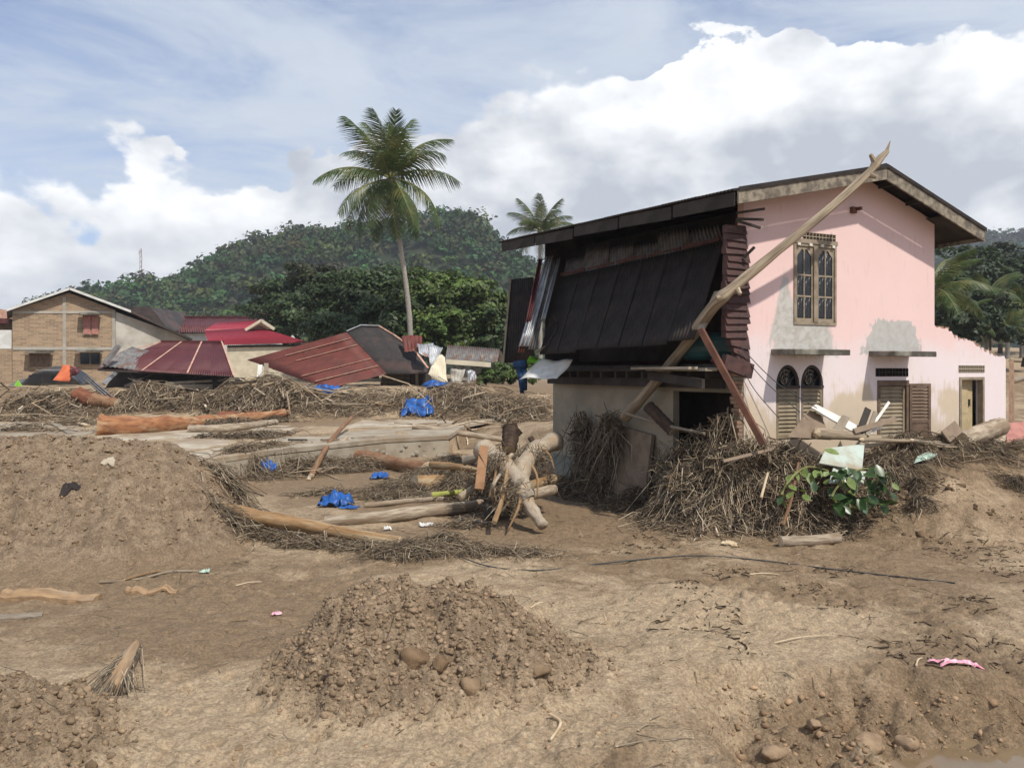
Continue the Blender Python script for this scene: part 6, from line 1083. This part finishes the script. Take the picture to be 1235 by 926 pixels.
# tarpaulin scraps and litter
def crumple(px, py, w_, d_, hgt, mat, label, seed, name='tarpaulin', cat='tarpaulin', yaw=0., lift=0.):
    p = G(px, py); n = 14; u, v = np.meshgrid(np.linspace(-.5, .5, n), np.linspace(-.5, .5, n), indexing='ij'); rg = np.random.default_rng(seed); rr = 1+.22*np.sin(np.arctan2(v, u)*3+seed)+.12*np.sin(np.arctan2(v, u)*5+seed*2)
    x = u*w_*rr; y = v*d_*rr; x, y = x*math.cos(yaw)-y*math.sin(yaw), x*math.sin(yaw)+y*math.cos(yaw); X, Y = p[0]+x, p[1]+y+d_*.4; bump = hgt*.42*np.clip(1-2.0*np.hypot(u, v), 0, 1)**.6+hgt*1.1*np.abs(fbm(u*5+seed, v*5, 3)); Z = height(X, Y)+.012+bump+lift
    mk(name, np.stack([X, Y, Z], 2).reshape(-1, 3), grid_faces(n, n), mat, smooth=False, solid=.004, label=label, cat=cat)
crumple(402, 612, .62, .5, .30, 'blue_plastic', 'crumpled bright blue tarpaulin beside the straight pale log', 1); crumple(420, 614, .35, .2, .05, 'blue_plastic', 'flat blue tarpaulin tail reaching toward the pale log', 11); crumple(320, 578, .42, .4, .34, 'blue_plastic', 'blue tarpaulin scrap on stalks against the terrace wall', 2, lift=.15)
crumple(458, 578, .42, .4, .18, 'blue_plastic', 'small blue scrap beside the curled brown root', 3); crumple(504, 503, 1.3, .9, .5, 'blue_plastic', 'blue tarpaulin bundle on the stalk-covered bank', 4); crumple(392, 475, .9, .6, .3, 'blue_plastic', 'pale blue scrap at the lower tip of the rust-red roof', 5); crumple(525, 468, 1.0, .6, .3, 'blue_plastic', 'small blue tarpaulin under the crumpled cream sheet', 6)
crumple(1160, 803, .38, .13, .055, 'pink_plastic', 'crumpled pink wrapper on bare mud', 7, 'wrapper', 'litter', -.05); crumple(333, 743, .11, .08, .04, 'pink_plastic', 'tiny pink and white wrapper beside the low dug heap', 8, 'wrapper', 'litter'); crumple(246, 692, .12, .1, .05, 'mint_plastic', 'pale mint plastic bit at the end of the thin pale stick', 9, 'wrapper', 'litter')
crumple(575, 632, .16, .14, .07, 'white_plastic', 'white plastic pieces beside the stalk tuft, the larger', 12, 'plastic_scrap', 'plastic scrap'); crumple(514, 636, .24, .1, .07, 'white_plastic', 'curled white bark-like scrap before the straight pale log', 13, 'plastic_scrap', 'plastic scrap'); crumple(467, 640, .12, .1, .08, 'white_plastic', 'small white scrap before the straight pale log', 14, 'plastic_scrap', 'plastic scrap'); crumple(82, 597, .24, .12, .06, 'roof_dark', 'black plastic edge sticking out of the tall silt bank', 15, 'plastic_scrap', 'plastic scrap', .5); crumple(130, 562, .18, .12, .05, 'concrete_pale', 'pale flat stone on the crest of the tall silt bank', 16, 'flat_stone', 'stone')
p = G(736, 611); mk('white_stick', *bar(p+(-.27, -.02, .03), p+(.27, .06, .04), .06, .05), 'white_board', label='white strip lying on wet mud before the side wall', cat='plank'); v, f = rock(G(752, 594)+(0, 0, .06), .26, 9, .3, 2); mk('mud_basin', v, f, 'concrete', smooth=True, label='muddy round basin half sunk by the side wall', cat='basin')
slab_log(822, 616, .42, .14, .10, .05, 'trunk_pale', 'short splintered pale block on wet mud before the great tangle', 6, 'wood_block'); crumple(882, 660, .26, .16, .07, 'straw' if 0 else 'cut_wood', 'yellowish root shred on wet mud before the great tangle', 17, 'root_shred', 'root')
# boards on the terrace and by the bank
for k, (x0, y0, x1, y1, w_, m_, lab) in enumerate(((533, 484, 545, 491, .35, 'zinc', 'short zinc strip on the bank slope'), (545, 491, 612, 508, .4, 'plank_weathered', 'long grey board sloping down the bank'), (30, 494, 90, 490, .25, 'concrete_pale', 'pale board along the far terrace'), (0, 520, 38, 522, .3, 'plank_dark', 'dark board on the near terrace end'), (65, 512, 86, 525, .25, 'plank_weathered', 'grey board slanting over the pale terrace slab'), (80, 508, 105, 515, .22, 'cut_wood', 'raw wood board beside the slanting grey one'), (348, 533, 370, 533, .12, 'plank_dark', 'small dark board on the muddy terrace'), (388, 533, 408, 534, .12, 'mud_board', 'small muddy board on the terrace'), (425, 531, 450, 533, .14, 'plank_weathered', 'grey board at the terrace edge'), (290, 545, 325, 552, .14, 'plank_weathered', 'grey board over the broken terrace corner'), (655, 575, 668, 580, .1, 'plank_red', 'red plank end by the wall corner'), (672, 590, 740, 602, .1, 'mud_board', 'thin plank along the wet mud before the side wall'))):
    a, b = G(x0, y0)+(0, 0, .06), G(x1, y1)+(0, 0, .06); mk('board', *bar(a, b, w_, .05), m_, label=lab, cat='board')
# cables
cp = [G(x, y)+(0, 0, .012) for x, y in ((545, 668), (590, 684), (650, 689), (720, 681), (800, 673), (850, 671), (920, 677), (1000, 687), (1080, 696), (1152, 704))]; v, f, _ = tube(spline(cp, 70), .010, 6); mk('black_cable', v, f, 'cable', smooth=True, label='long dark cable snaking over the open mud', cat='cable')
for k, (q0, q1, q2, lab) in enumerate((((893, 425), (925, 462), (965, 497), 'thin cable drooping from the torn corner over the arched windows'), ((893, 418), (935, 460), (985, 492), 'upper of the thin cables drooping from the torn corner'), ((892, 437), (910, 470), (940, 505), 'lowest of the thin cables drooping from the torn corner'))):
    v, f, _ = tube(spline([gp(*q0, -.15), gp(*q1, -.35), gp(*q2, -.7)], 16), .008, 5); mk('cable', v, f, 'cable', smooth=True, label=lab, cat='cable')
# far banks on the right: scattered boards
for k, (x0, y0, x1, y1, m_, lab) in enumerate(((1222, 462, 1236, 458, 'zinc', 'bright metal scrap on the far mud past the broken wing wall'), (1218, 436, 1240, 438, 'trunk_pale', 'pale log on the far bank past the broken wing wall'))):
    a, b = G(x0, y0)+(0, 0, .15), G(x1, y1)+(0, 0, .15); plog([a, b], .2, .15, 'trunk_pale' if k else 'trunk_grey', lab, k, 'log', 'log', n=6)
mk('concrete_post', *hexa([gp(1216, 540, .6), gp(1223, 540, .6), gp(1224, 540, .9), gp(1217, 540, .9)], [gp(1217, 435, .6), gp(1222, 434, .6), gp(1223, 436, .9), gp(1218, 436, .9)]), 'brick_pale', label='broken brick pier behind the wing wall\'s end', cat='pier')
mk('tile_panel', *hexa([gp(1214, 534, -.1), gp(1240, 532, -.1), gp(1240, 532, .1), gp(1214, 534, .1)], [gp(1214, 510, .3), gp(1240, 508, .3), gp(1240, 508, .4), gp(1214, 510, .4)]), 'shutter_pink', label='fallen pink wall piece beyond the broken wing wall', cat='wall piece')
# ------------------------------------------------------------------ damp air over the valley
m = bpy.data.materials.new('haze'); m.use_nodes = True; T = NT(m.node_tree); T.n.clear()
pv = T.node('ShaderNodeVolumePrincipled'); pv.inputs['Color'].default_value = (.80, .88, 1, 1); pv.inputs['Density'].default_value = .00034; pv.inputs['Anisotropy'].default_value = .2
ou = T.node('ShaderNodeOutputMaterial'); T.l.new(pv.outputs[0], ou.inputs['Volume']); MATS['haze'] = m
hb = 1290.; hv = [(sx_*hb, sy_*hb, sz_) for sz_ in (-4., 150.) for sx_, sy_ in ((-1, -1), (1, -1), (1, 1), (-1, 1))]
hz_ = mk('haze', hv, BF, 'haze', kind='stuff', label='thin damp haze filling the valley air', cat='haze'); S.cycles.volume_bounces = 1
